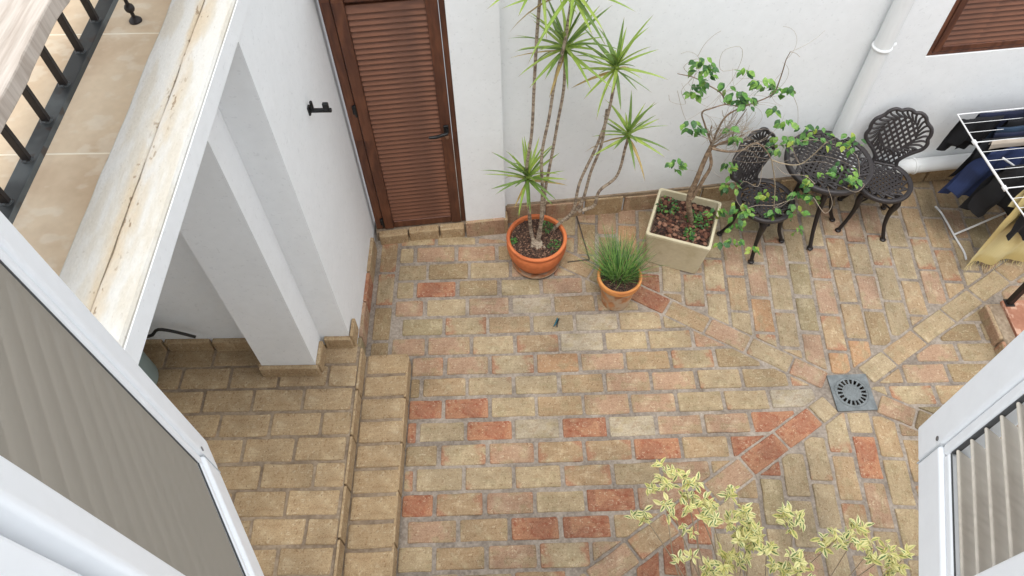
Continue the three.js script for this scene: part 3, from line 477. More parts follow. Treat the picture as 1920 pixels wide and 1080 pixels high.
// beige square planter
const PC = onY(1268, 440, 0), planterPos = [1.19, 0.002, -3.315], planterTurn = -0.34;
const planter = thing('square_planter', 'beige square planter with dark soil and a climbing shrub', 'planter', planterPos, planterTurn);
{
  const plT = tex(512, 512, (u, v) => { const n = fbm(u * 4, v * 5, 801, 4, 4, 5), f = fbm(u * 60, v * 60, 803, 3, 60, 60), m = fbm(u * 10, v * 6, 805, 4, 10, 6); const c = mix3([204, 194, 166], [188, 176, 144], sstep(0.35, 0.7, n * 0.5 + m * 0.5)), t = (f - 0.5) * 14; return [c[0] + t, c[1] + t, c[2] + t, f]; });
  const mat = texMat(plT, 0.75, 0.0008), rim = 0.225, base = 0.185, H = 0.36, t = 0.018, r = 0.02;
  const ring = (h, y) => { const o = []; const rr_ = Math.min(r, h * 0.4); for (const [sx, sz, a0] of [[1, 1, 0], [-1, 1, 1], [-1, -1, 2], [1, -1, 3]]) for (let i = 0; i <= 4; i++) { const a = (a0 + i / 4) * Math.PI / 2; o.push([sx * (h - rr_) + Math.cos(a) * rr_, y, sz * (h - rr_) + Math.sin(a) * rr_]); } return o; };
  const loops = [ring(base - 0.01, 0), ring(base, 0.006), ring(base + (rim - base) * 0.5, H * 0.5), ring(rim - 0.004, H - 0.03), ring(rim, H - 0.026), ring(rim, H - 0.004), ring(rim - 0.004, H), ring(rim - t, H), ring(rim - t - 0.002, H - 0.006), ring(rim - t - 0.012, H - 0.12)];
  const pos = [], idx = []; loops.forEach((l) => l.forEach((p) => pos.push(...p))); const n = loops[0].length; for (let k = 0; k < loops.length - 1; k++) for (let i = 0; i < n; i++) { const a = k * n + i, b = k * n + (i + 1) % n; idx.push(a, a + n, b, b, a + n, b + n); }
  const c = pos.length / 3; pos.push(0, 0, 0); for (let i = 0; i < n; i++) idx.push(c, i, (i + 1) % n);
  let g = new THREE.BufferGeometry(); g.setAttribute('position', new THREE.Float32BufferAttribute(pos, 3)); g.setIndex(idx); g = g.toNonIndexed(); g.computeVertexNormals(); mesh('body', metreUV(g), mat, planter);
  const s = new THREE.PlaneGeometry(0.408, 0.408, 30, 30); s.rotateX(-Math.PI / 2); const p = s.attributes.position; for (let i = 0; i < p.count; i++) p.setY(i, 0.3 + (fbm(p.getX(i) * 20 + 7, p.getZ(i) * 20 + 7, 811, 4) - 0.5) * 0.05); s.computeVertexNormals(); mesh('soil', metreUV(s), M.soil, planter);
  grains(planter, 420, () => V3(rr(-0.19, 0.19), 0.305 + rr(-0.008, 0.012), rr(-0.19, 0.19)), [std(0x4a2c22, 0.95), std(0x6b4636, 0.95), std(0x2e1d18, 1), std(0x8a6450, 0.9)], 0.008, 0.02, 'bark_chips');
}
// ---------------------------------------------------------------- leaves
function bladeGeo(L, W, droop, fold = 0.25, seg = 6) {      // long leaf along +z, arching down
  const pos = [], idx = []; for (let i = 0; i <= seg; i++) { const t = i / seg, w = W * Math.min(1, 0.45 + t * 2.2) * Math.pow(1 - t, 0.62) * 1.25, y = -droop * L * t * t, z = L * t * (1 - 0.18 * droop * t); pos.push(-w / 2, y + w * fold, z, 0, y, z, w / 2, y + w * fold, z); }
  for (let i = 0; i < seg; i++) for (let j = 0; j < 2; j++) { const a = i * 3 + j, b = a + 3; idx.push(a, b, a + 1, b, b + 1, a + 1); }
  const uv = []; for (let i = 0; i <= seg; i++) uv.push(0, i / seg, 0.5, i / seg, 1, i / seg);
  const g = new THREE.BufferGeometry(); g.setAttribute('position', new THREE.Float32BufferAttribute(pos, 3)); g.setAttribute('uv', new THREE.Float32BufferAttribute(uv, 2)); g.setIndex(idx); g.computeVertexNormals(); return g;
}
function ovalGeo(L, W, curl = 0.25, fold = 0.2) {           // broad leaf along +z
  const prof = [0.02, 0.62, 0.98, 0.92, 0.55, 0.02], pos = [], idx = [], uv = []; prof.forEach((p, i) => { const t = i / 5, w = W * p / 2, y = -curl * L * t * t; pos.push(-w, y + w * fold, L * t, 0, y, L * t, w, y + w * fold, L * t); uv.push(0.5 - p / 2, t, 0.5, t, 0.5 + p / 2, t); });
  for (let i = 0; i < 5; i++) for (let j = 0; j < 2; j++) { const a = i * 3 + j, b = a + 3; idx.push(a, b, a + 1, b, b + 1, a + 1); }
  const g = new THREE.BufferGeometry(); g.setAttribute('position', new THREE.Float32BufferAttribute(pos, 3)); g.setAttribute('uv', new THREE.Float32BufferAttribute(uv, 2)); g.setIndex(idx); g.computeVertexNormals(); return g;
}
const leafMat = (t, o = {}) => new THREE.MeshPhysicalMaterial({ map: t.map, roughness: 0.55, transmission: 0.22, thickness: 0, side: THREE.DoubleSide, ...o });
const leafTex = (a, b, s) => tex(64, 128, (u, v) => { const n = fbm(u * 3, v * 8, s, 3), vein = Math.abs(u - 0.5) < 0.03 ? 1 : 0; const c = mix3(a, b, sstep(0.3, 0.7, n)); return mix3(c, [c[0] * 1.25, c[1] * 1.15, c[2] * 1.1], vein * 0.5); });
const tipTex = (a, b, s) => tex(32, 128, (u, v) => { const n = fbm(u * 3, v * 10, s, 3), c = mix3(a, b, sstep(0.3, 0.7, n)); return mix3(c, [142, 112, 70], sstep(0.9, 0.97, v + (n - 0.5) * 0.12)); });
const bladeMats = [leafMat(tipTex([148, 172, 70], [122, 150, 58], 901)), leafMat(tipTex([164, 184, 82], [138, 162, 66], 903)), leafMat(tipTex([122, 150, 68], [98, 126, 54], 905)), leafMat(tipTex([184, 160, 92], [156, 132, 78], 907))];
function aim(m, dir, roll = 0) { const z = dir.clone().normalize(), x = V3(0, 1, 0).cross(z); if (x.lengthSq() < 1e-4) x.set(1, 0, 0); x.normalize(); const y = z.clone().cross(x); m.quaternion.setFromRotationMatrix(new THREE.Matrix4().makeBasis(x, y, z)); if (roll) m.rotateZ(roll); }
// ---------------------------------------------------------------- dragon tree
const barkT = tex(64, 512, (u, v) => { const r = vnoise(v * 46 + fbm(u * 4, v * 9, 911, 2) * 2, 0.5, 913), f = fbm(u * 14, v * 70, 915, 3); const c = mix3([176, 160, 140], [118, 102, 88], sstep(0.35, 0.7, r * 0.6 + f * 0.4)); return [...c, r * 0.7 + f * 0.3]; });
M.bark = texMat(barkT, 0.9, 0.004);
const dragon = thing('dragon_tree', 'tall dragon tree with bare grey stems and spiky green rosettes', 'dragon tree', [P1[0], 0.25, P1[2]]);
{
  const o = dragon.position, L = (u, v, z) => onZ(u, v, z).sub(o);
  const b0 = V3(0.0, -0.02, 0.035);
  const stems = [
    [[[997, 440], [991, 373], [987, 322], [997, 249], [1001, 171], [1007, 62], [1012, 0], [1017, -60]], -3.24, 0.0095],
    [[[1012, 440], [1017, 363], [1016, 290], [1030, 218], [1041, 150], [1058, 84], [1069, 20], [1074, -20]], -3.2, 0.0095],
    [[[1018, 400], [1023, 353], [1035, 290], [1046, 228], [1057, 166], [1060, 95]], -3.26, 0.0095],
    [[[1022, 448], [1050, 418], [1072, 399], [1087, 342], [1118, 275], [1139, 218], [1149, 172], [1156, 132]], -3.3, 0.0095],
    [[[1060, 412], [1088, 384], [1108, 322], [1128, 270], [1138, 206]], -3.32, 0.0095],
    [[[1085, 396], [1112, 387], [1124, 358], [1155, 332], [1173, 275], [1178, 258]], -3.34, 0.0095],
  ];
  stems.forEach(([pts, z, r], i) => { const P = pts.map(([u, v]) => L(u, v, z)); if (i < 4) P.unshift(b0.clone().add(V3(rr(-0.015, 0.015), 0, rr(-0.01, 0.01)))); mesh('stem', tube(P, [r * 1.5, r * 1.15, r, r * 0.95, r * 0.95], 46, 9, 2.2), M.bark, dragon); });
  mesh('root_flare', merge([new THREE.SphereGeometry(0.045, 14, 10).scale(1, 0.75, 0.8).translate(0, 0, 0.035), ...[[-0.06, 0.09], [0.0, 0.13], [0.05, 0.12], [0.085, 0.1]].map(([x, z]) => tube([V3(0, 0.01, 0.04), V3(x * 0.5, 0.0, z * 0.6), V3(x, -0.03, z)], [0.02, 0.012, 0.006], 8, 6))]), M.bark, dragon);
  const ros = [[990, 333, -3.23, 46, 0.30], [1074, -22, -3.2, 50, 0.36], [1014, -55, -3.24, 44, 0.36], [1060, 88, -3.26, 54, 0.345], [1156, 126, -3.3, 42, 0.31], [1178, 252, -3.34, 34, 0.275]].map((q) => (q[3] *= 0.78, q));
  const geos = {};
  for (const [u, v, z, n, len] of ros) {
    const c = L(u, v, z), hub = mesh('rosette', new THREE.SphereGeometry(0.016, 8, 6).scale(1, 1.6, 1), bladeMats[1], dragon); hub.position.copy(c);
    for (let i = 0; i < n; i++) {
      const a = i * 2.39996 + rr(-0.2, 0.2), q = i / n, el = 1.35 - 1.75 * Math.pow(q, 0.9) + rr(-0.12, 0.12), k = Math.floor(rr(0, 3)), key = k + '_' + len;
      geos[key] ??= bladeGeo(len * (0.82 + k * 0.1), 0.021, 0.1 + 0.08 * k);
      const lf = mesh('leaf', geos[key], q > 0.9 && rnd() < 0.6 ? bladeMats[3] : bladeMats[Math.floor(rr(0, 3))], hub);
      lf.position.set(0, 0.02 - 0.05 * q, 0); aim(lf, V3(Math.cos(a) * Math.cos(el), Math.sin(el), Math.sin(a) * Math.cos(el)), rr(-0.4, 0.4)); const s = rr(0.8, 1.08); lf.scale.set(1, rr(0.4, 1.5), s);
    }
  }
}
// small weeds growing in the orange pot
const weedMats = [leafMat(leafTex([66, 120, 44], [44, 92, 32], 921)), leafMat(leafTex([96, 146, 56], [66, 112, 40], 923)), leafMat(leafTex([52, 92, 44], [34, 68, 30], 925))];
function tuft(name, label, spots, n, size, spread, parentPos) {
  const g = thing(name, label, 'weed', parentPos); const geo = [ovalGeo(size, size * 0.62, 0.3), ovalGeo(size * 0.75, size * 0.5, 0.5)], by = [[], [], []];
  for (const [x, y, z, r] of spots) for (let i = 0; i < n; i++) { const m = new THREE.Mesh(pick(geo)); const a = rr(0, 6.28), q = r * Math.sqrt(rnd()); m.position.set(x + q * Math.cos(a), y + rr(0.0, spread), z + q * Math.sin(a)); aim(m, V3(Math.cos(a) + rr(-0.6, 0.6), rr(0.0, 0.9), Math.sin(a) + rr(-0.6, 0.6))); m.updateMatrix(); by[Math.floor(rr(0, 3))].push(m.geometry.clone().applyMatrix4(m.matrix)); }
  by.forEach((l, i) => { if (l.length) mesh('foliage', mergeGeometries(l), weedMats[i], g).userData.kind = 'stuff'; });
}
tuft('pot_weed', 'low green weeds on the soil of the orange pot', [[0.13, 0.0, 0.07, 0.055], [0.07, 0, -0.1, 0.045], [-0.165, 0, 0.02, 0.02]], 60, 0.016, 0.02, [P1[0], 0.256, P1[2]]);
tuft('planter_weed', 'green weeds sprouting from the soil of the beige planter', [[-0.1, 0.0, -0.12, 0.07], [0.13, 0, 0.02, 0.05], [0.02, 0, 0.13, 0.03], [0.05, 0, -0.03, 0.02]], 46, 0.026, 0.06, [planterPos[0], 0.31, planterPos[2]]);
// ---------------------------------------------------------------- chives
const chives = thing('chive_plant', 'tuft of thin green chive blades in the small clay pot', 'herb', [P2[0], 0.272, P2[2]]);
{
  const gm = [leafMat(leafTex([102, 146, 66], [78, 120, 54], 931)), leafMat(leafTex([136, 172, 84], [106, 146, 66], 933)), leafMat(leafTex([72, 112, 52], [56, 94, 44], 935)), leafMat(leafTex([170, 160, 110], [140, 130, 84], 937))];
  const gs = [bladeGeo(0.26, 0.0042, 0.18, 0.3, 5), bladeGeo(0.22, 0.004, 0.4, 0.3, 5), bladeGeo(0.3, 0.004, 0.3, 0.3, 5), bladeGeo(0.14, 0.004, 0.55, 0.3, 5)];
  const rest = [];
  for (let i = 0; i < 470; i++) {
    const a = rr(0, 6.283), q = 0.085 * Math.sqrt(rnd()), lean = 0.1 + rr(0, 1.1) * (0.4 + q * 9), dir = V3(Math.cos(a) * lean * 0.75 + rr(-0.15, 0.2), 1, Math.sin(a) * lean * 0.7 + rr(-0.15, 0.12) - 0.3);
    const mat = gm[rnd() < 0.05 ? 3 : Math.floor(rr(0, 3))], geo = gs[rnd() < 0.18 ? 3 : Math.floor(rr(0, 3))];
    const m = mesh('blade', geo, mat); m.position.set(q * Math.cos(a), -0.005, q * Math.sin(a) - 0.03); aim(m, dir, rr(-1, 1)); m.scale.z = rr(0.7, 1.15);
    if (i < 220) chives.add(m); else { m.updateMatrix(); rest.push([geo.clone().applyMatrix4(m.matrix), mat]); }
  }
  gm.forEach((mt) => { const l = rest.filter((r) => r[1] === mt).map((r) => r[0]); if (l.length) mesh('blades', mergeGeometries(l), mt, chives).userData.kind = 'stuff'; });
}
// ---------------------------------------------------------------- climbing shrub in the beige planter
const shrub = thing('climbing_shrub', 'straggly climbing shrub with thin tangled twigs and bright green leaves', 'shrub', [planterPos[0] + 0.06, 0.3, planterPos[2] + 0.0]);
{
  const o = shrub.position, LZ = (u, v, z) => onZ(u, v, z).sub(o), LY = (u, v, y) => onY(u, v, y).sub(o);
  const twigT = tex(64, 256, (u, v) => { const f = fbm(u * 8, v * 30, 941, 3), n = fbm(u * 3, v * 8, 943, 3); const c = mix3([150, 128, 104], [104, 84, 66], sstep(0.3, 0.7, f * 0.5 + n * 0.5)); return [...c, f]; });
  const wood = texMat(twigT, 0.9, 0.003), twigM = std(0xa59684, 0.9), vineM = std(0x9a8c74, 0.85);
  const base = V3(0, 0, 0), tr = [base, LZ(1292, 372, -3.3), LZ(1307, 335, -3.31), LZ(1322, 298, -3.33), LZ(1335, 272, -3.35)];
  mesh('trunk', tube(tr, [0.021, 0.019, 0.018, 0.016, 0.014], 26, 10, 3), wood, shrub);
  mesh('trunk', tube([tr[1].clone().add(V3(0.015, 0, 0.01)), LZ(1318, 338, -3.3), LZ(1333, 310, -3.31), LZ(1330, 280, -3.34)], [0.012, 0.013, 0.011, 0.01], 18, 8, 3), wood, shrub);
  const fork = tr[4];
  const limbs = [
    [[1335, 272], [1322, 235], [1317, 210], [1335, 203], [1360, 196], [1385, 200]], [[1335, 272], [1345, 245], [1365, 215], [1400, 198], [1440, 182], [1455, 170]], [[1335, 278], [1352, 268], [1372, 262], [1395, 252]],
    [[1360, 196], [1352, 175], [1325, 158], [1300, 145], [1270, 138]], [[1335, 278], [1362, 284], [1390, 282], [1415, 268], [1435, 280], [1447, 300]], [[1335, 275], [1330, 255], [1335, 235]],
    [[1455, 170], [1467, 135], [1474, 112], [1482, 97]], [[1372, 262], [1380, 235], [1400, 205]], [[1447, 300], [1465, 306], [1500, 308], [1525, 290], [1550, 265]], [[1447, 300], [1453, 345], [1451, 390]],
  ];
  const nodes = [];
  limbs.forEach((l, i) => { const zz = [-3.36, -3.38, -3.33, -3.42, -3.25, -3.36, -3.44, -3.36, -3.22, -3.2][i]; const P = l.map(([u, v], k) => LZ(u, v, zz + (k ? rr(-0.02, 0.02) : 0))); nodes.push(...P); mesh('branch', tube(P, i < 3 || i === 4 ? [0.009, 0.006, 0.0045, 0.003] : [0.0045, 0.0035, 0.0022], 26, 6, 3), i < 8 ? wood : vineM, shrub); });
  // tangle of bare twigs
  const tw = [];
  const grow = (p, d, r, len, lev) => {
    const P = [p.clone()], n = 5; let q = p.clone(), v = d.clone(); for (let k = 0; k < n; k++) { v = v.clone().add(V3(rr(-0.3, 0.3), rr(-0.22, 0.26), rr(-0.22, 0.22))).normalize(); q = q.clone().addScaledVector(v, len / n); q.z = Math.min(Math.max(q.z, -0.27), 0.25); P.push(q); }
    tw.push(tube(P, [r, r * 0.55], 9, 4)); if (lev > 0) for (let k = 0; k < 3 + (lev > 1 ? 1 : 0); k++) grow(P[1 + Math.floor(rnd() * (n - 1))], v.clone().add(V3(rr(-1.1, 1.2), rr(-0.5, 0.9), rr(-0.7, 0.7))).normalize(), r * 0.6, len * rr(0.5, 0.85), lev - 1);
  };
  for (const d of [[-0.25, 1, 0], [0.1, 1, 0.1], [0.45, 0.9, 0], [0.8, 0.7, -0.1], [1, 0.45, 0.1], [0.3, 1, -0.2], [0.9, 0.2, 0.1]]) grow(fork.clone().add(V3(rr(-0.01, 0.01), -0.01, rr(-0.01, 0.01))), V3(...d).normalize(), 0.0042, rr(0.16, 0.26), 2);
  for (let i = 0; i < 60; i++) { const s = nodes[Math.floor(rnd() * nodes.length)]; let d = V3(rr(-1, 1), rr(-0.4, 1), rr(-0.4, 0.4)).normalize(), p = s.clone(); const P = [p.clone()], tu = rr(-0.5, 0.5); for (let k = 0; k < 7; k++) { d.applyAxisAngle(V3(0, 0, 1), tu * (0.6 + k * 0.12)); p = p.clone().addScaledVector(d, 0.035); p.z = Math.min(Math.max(p.z, -0.28), 0.4); P.push(p); } tw.push(tube(P, [0.0012, 0.0007], 14, 4)); }
  for (const l of [[[1300, 145], [1282, 125], [1310, 110], [1300, 150], [1290, 185]], [[1298, 147], [1278, 170], [1285, 195], [1257, 190], [1254, 178]], [[1381, 130], [1352, 132], [1357, 95], [1388, 88], [1392, 105], [1378, 140], [1368, 158]], [[1308, 106], [1322, 82], [1340, 65], [1352, 58]], [[1482, 97], [1492, 100], [1500, 107]], [[1480, 166], [1495, 200], [1496, 235]], [[1270, 170], [1280, 210], [1286, 225]], [[1267, 318], [1300, 320], [1320, 330]]]) tw.push(tube(l.map(([u, v]) => LZ(u, v, -3.45)), [0.0014, 0.001], 24, 4));
  for (const l of [[[1390, 395, 0.5], [1420, 385, 0.5], [1450, 385, 0.52], [1490, 372, 0.55]], [[1528, 345, 0.72], [1510, 330, 0.74], [1470, 325, 0.7], [1447, 300, 0.75]], [[1525, 370, 0.6], [1548, 400, 0.55], [1560, 385, 0.6], [1552, 350, 0.72]], [[1430, 310, 0.6], [1420, 350, 0.55], [1395, 340, 0.55], [1380, 372, 0.5], [1400, 400, 0.45]], [[1410, 275, 0.8], [1470, 272, 0.82], [1520, 262, 0.82], [1560, 270, 0.78], [1605, 290, 0.72], [1612, 330, 0.7]], [[1590, 340, 0.69], [1620, 345, 0.69], [1605, 360, 0.69], [1580, 350, 0.7]]]) tw.push(tube(l.map(([u, v, y]) => LY(u, v, y)), [0.0022, 0.0014], 26, 5));
  mesh('twigs', merge(tw), twigM, shrub).userData.kind = 'stuff';
  // leaf clusters: pixel, count, then a depth z (negative) or a height y (positive)
  const cl = [[1318, 122, 17, -3.45, 20], [1324, 142, 8, -3.45, 14], [1302, 169, 10, -3.45, 14], [1362, 161, 4, -3.42, 8], [1396, 135, 4, -3.44, 10], [1381, 182, 14, -3.38, 16], [1403, 190, 9, -3.38, 12], [1430, 156, 15, -3.42, 18], [1463, 166, 8, -3.42, 14], [1481, 164, 5, -3.42, 8], [1453, 205, 5, -3.38, 10], [1298, 240, 13, -3.3, 18], [1267, 306, 12, -3.32, 13], [1377, 258, 5, -3.28, 10], [1367, 240, 3, -3.3, 6], [1472, 229, 8, 0.98, 12], [1462, 266, 16, 0.86, 22], [1492, 262, 8, 0.86, 12], [1506, 240, 5, 0.9, 10], [1534, 256, 18, 0.8, 26], [1598, 266, 14, 0.78, 20], [1578, 318, 14, 0.72, 22], [1598, 337, 8, 0.71, 12], [1526, 339, 13, 0.66, 20], [1524, 367, 8, 0.56, 14], [1492, 362, 5, 0.56, 10], [1492, 396, 10, 0.5, 16], [1492, 428, 4, 0.34, 8], [1364, 309, 8, 0.72, 10], [1370, 342, 12, 0.6, 18], [1439, 366, 9, 0.52, 16], [1388, 394, 14, 0.5, 20], [1404, 402, 7, 0.48, 14], [1453, 398, 7, 0.48, 10], [1342, 394, 9, 0.46, 14], [1376, 424, 6, 0.4, 10], [1378, 452, 9, 0.3, 12], [1350, 458, 3, 0.34, 6], [1411, 466, 5, 0.16, 8]];
  const lm = [leafMat(leafTex([100, 150, 62], [72, 122, 48], 951)), leafMat(leafTex([70, 116, 54], [50, 92, 44], 953)), leafMat(leafTex([138, 176, 76], [108, 150, 60], 955)), leafMat(leafTex([170, 186, 74], [140, 164, 62], 957))];
  const gs = [ovalGeo(0.054, 0.037, 0.35), ovalGeo(0.045, 0.032, 0.5), ovalGeo(0.06, 0.04, 0.25)];
  let n = 0; const rest = [];
  for (const [u, v, k, dz, r] of cl) for (let i = 0; i < k * (dz < 0 ? 1.6 : 1.15); i++) {
    const a = rr(0, 6.283), q = r * Math.sqrt(rnd()), U = u + q * Math.cos(a), Vv = v + q * Math.sin(a) * 0.9, P = dz < 0 ? LZ(U, Vv, dz + rr(-0.05, 0.05)) : LY(U, Vv, dz + rr(-0.02, 0.05));
    const dir = V3(Math.cos(a) + rr(-0.5, 0.5), rr(-0.75, 0.25), 0.35 - Math.sin(a) * 0.4 + rr(-0.4, 0.7)), mt = lm[dz > 0 && rnd() < 0.12 ? 3 : Math.floor(rr(0, 3))], gq = pick(gs);
    const m = mesh('leaf', gq, mt); m.position.copy(P); aim(m, dir, rr(-0.5, 0.5)); m.scale.setScalar(rr(0.7, 1.05));
    if (n++ % 2 && n < 600) shrub.add(m); else { m.updateMatrix(); rest.push([gq.clone().applyMatrix4(m.matrix), mt]); }
  }
  lm.forEach((mt) => { const l = rest.filter((x) => x[1] === mt).map((x) => x[0]); if (l.length) mesh('leaves', mergeGeometries(l), mt, shrub).userData.kind = 'stuff'; });
}
// ---------------------------------------------------------------- cast garden table and chairs
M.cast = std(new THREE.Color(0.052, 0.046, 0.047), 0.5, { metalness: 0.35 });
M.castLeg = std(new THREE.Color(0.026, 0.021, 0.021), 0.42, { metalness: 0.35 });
// flat bar lattice clipped to an outline test, lying in the plane of (x, y) with thickness in z
function lattice(inside, ext, pitch, w, t, ang) {
  const list = [];
  for (const s of [ang, -ang]) { const c = Math.cos(s), n = Math.sin(s); for (let d = -ext; d <= ext; d += pitch) { let run = null; for (let q = -ext; q <= ext + 0.001; q += 0.004) { const x = c * q - n * d, y = n * q + c * d, ok = inside(x, y); if (ok && run === null) run = q; if ((!ok || q + 0.004 > ext) && run !== null) { const l = q - run; if (l > 0.014) { const g = new THREE.BoxGeometry(l, w, t); g.rotateZ(s); const m = (q + run) / 2; g.translate(c * m - n * d, n * m + c * d, s > 0 ? 0.0006 : -0.0006); list.push(g); } run = null; } } } }
  return list;
}
function scrolls(n, r0, r1, place, t) { const list = []; for (let i = 0; i < n; i++) { const a = i / n * Math.PI * 2, P = []; for (let k = 0; k <= 8; k++) { const q = k / 8, r = r0 + (r1 - r0) * q, b = a + (q - 0.5) * (Math.PI * 2 / n) * 1.1 + Math.sin(q * Math.PI) * 0.07; P.push(place(r, b)); } list.push(tube(P, [t, t * 1.15, t], 9, 5)); const Q = place((r0 + r1) / 2, a + Math.PI / n * 0.9); list.push(new THREE.TorusGeometry((r1 - r0) * 0.26, t * 0.85, 5, 10).translate(Q.x, Q.y, Q.z)); } return list; }
const table = thing('garden_table', 'round dark cast metal garden table with a pierced lattice top', 'table', [2.153, 0, -3.545], 0.2);
{
  const H = 0.665, R = 0.292;
  const topm = mesh('tabletop', merge([lathe([[R - 0.03, H - 0.002], [R - 0.014, H + 0.006], [R, H + 0.002], [R + 0.004, H - 0.012], [R, H - 0.034], [R - 0.006, H - 0.036], [R - 0.008, H - 0.014], [R - 0.03, H - 0.012], [R - 0.03, H - 0.002]], 64), new THREE.TorusGeometry(0.2, 0.006, 6, 56).rotateX(Math.PI / 2).translate(0, H - 0.006, 0), new THREE.TorusGeometry(0.05, 0.006, 6, 28).rotateX(Math.PI / 2).translate(0, H - 0.006, 0)]), M.cast, table);
  const lat = lattice((x, y) => { const r = Math.hypot(x, y); return r < 0.2; }, 0.21, 0.0345, 0.0165, 0.006, 0.8).map((g) => g.rotateX(-Math.PI / 2).translate(0, H - 0.006, 0));
  const sc = scrolls(22, 0.205, 0.264, (r, a) => V3(r * Math.cos(a), r * Math.sin(a), 0), 0.0085).map((g) => g.rotateX(-Math.PI / 2).translate(0, H - 0.006, 0));
  mesh('lattice', merge([...lat, ...sc]), M.cast, topm);
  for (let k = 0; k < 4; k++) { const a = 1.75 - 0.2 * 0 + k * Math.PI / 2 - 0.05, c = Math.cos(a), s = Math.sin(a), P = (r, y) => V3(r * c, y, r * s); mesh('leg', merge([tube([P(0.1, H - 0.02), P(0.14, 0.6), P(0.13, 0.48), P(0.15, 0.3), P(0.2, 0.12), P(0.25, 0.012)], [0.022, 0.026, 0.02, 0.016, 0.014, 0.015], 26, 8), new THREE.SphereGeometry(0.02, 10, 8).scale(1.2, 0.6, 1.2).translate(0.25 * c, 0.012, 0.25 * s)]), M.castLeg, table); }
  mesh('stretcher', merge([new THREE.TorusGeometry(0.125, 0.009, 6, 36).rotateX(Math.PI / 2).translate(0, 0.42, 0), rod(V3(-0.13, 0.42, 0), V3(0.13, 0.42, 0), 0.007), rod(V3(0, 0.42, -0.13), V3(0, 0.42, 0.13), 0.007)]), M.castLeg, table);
  mesh('apron', merge(lattice((x, y) => Math.abs(x) < 0.12 && Math.abs(y) < 0.05, 0.13, 0.03, 0.007, 0.008, 0.8).map((g) => g.translate(0, H - 0.07, 0.12))), M.castLeg, table);
}
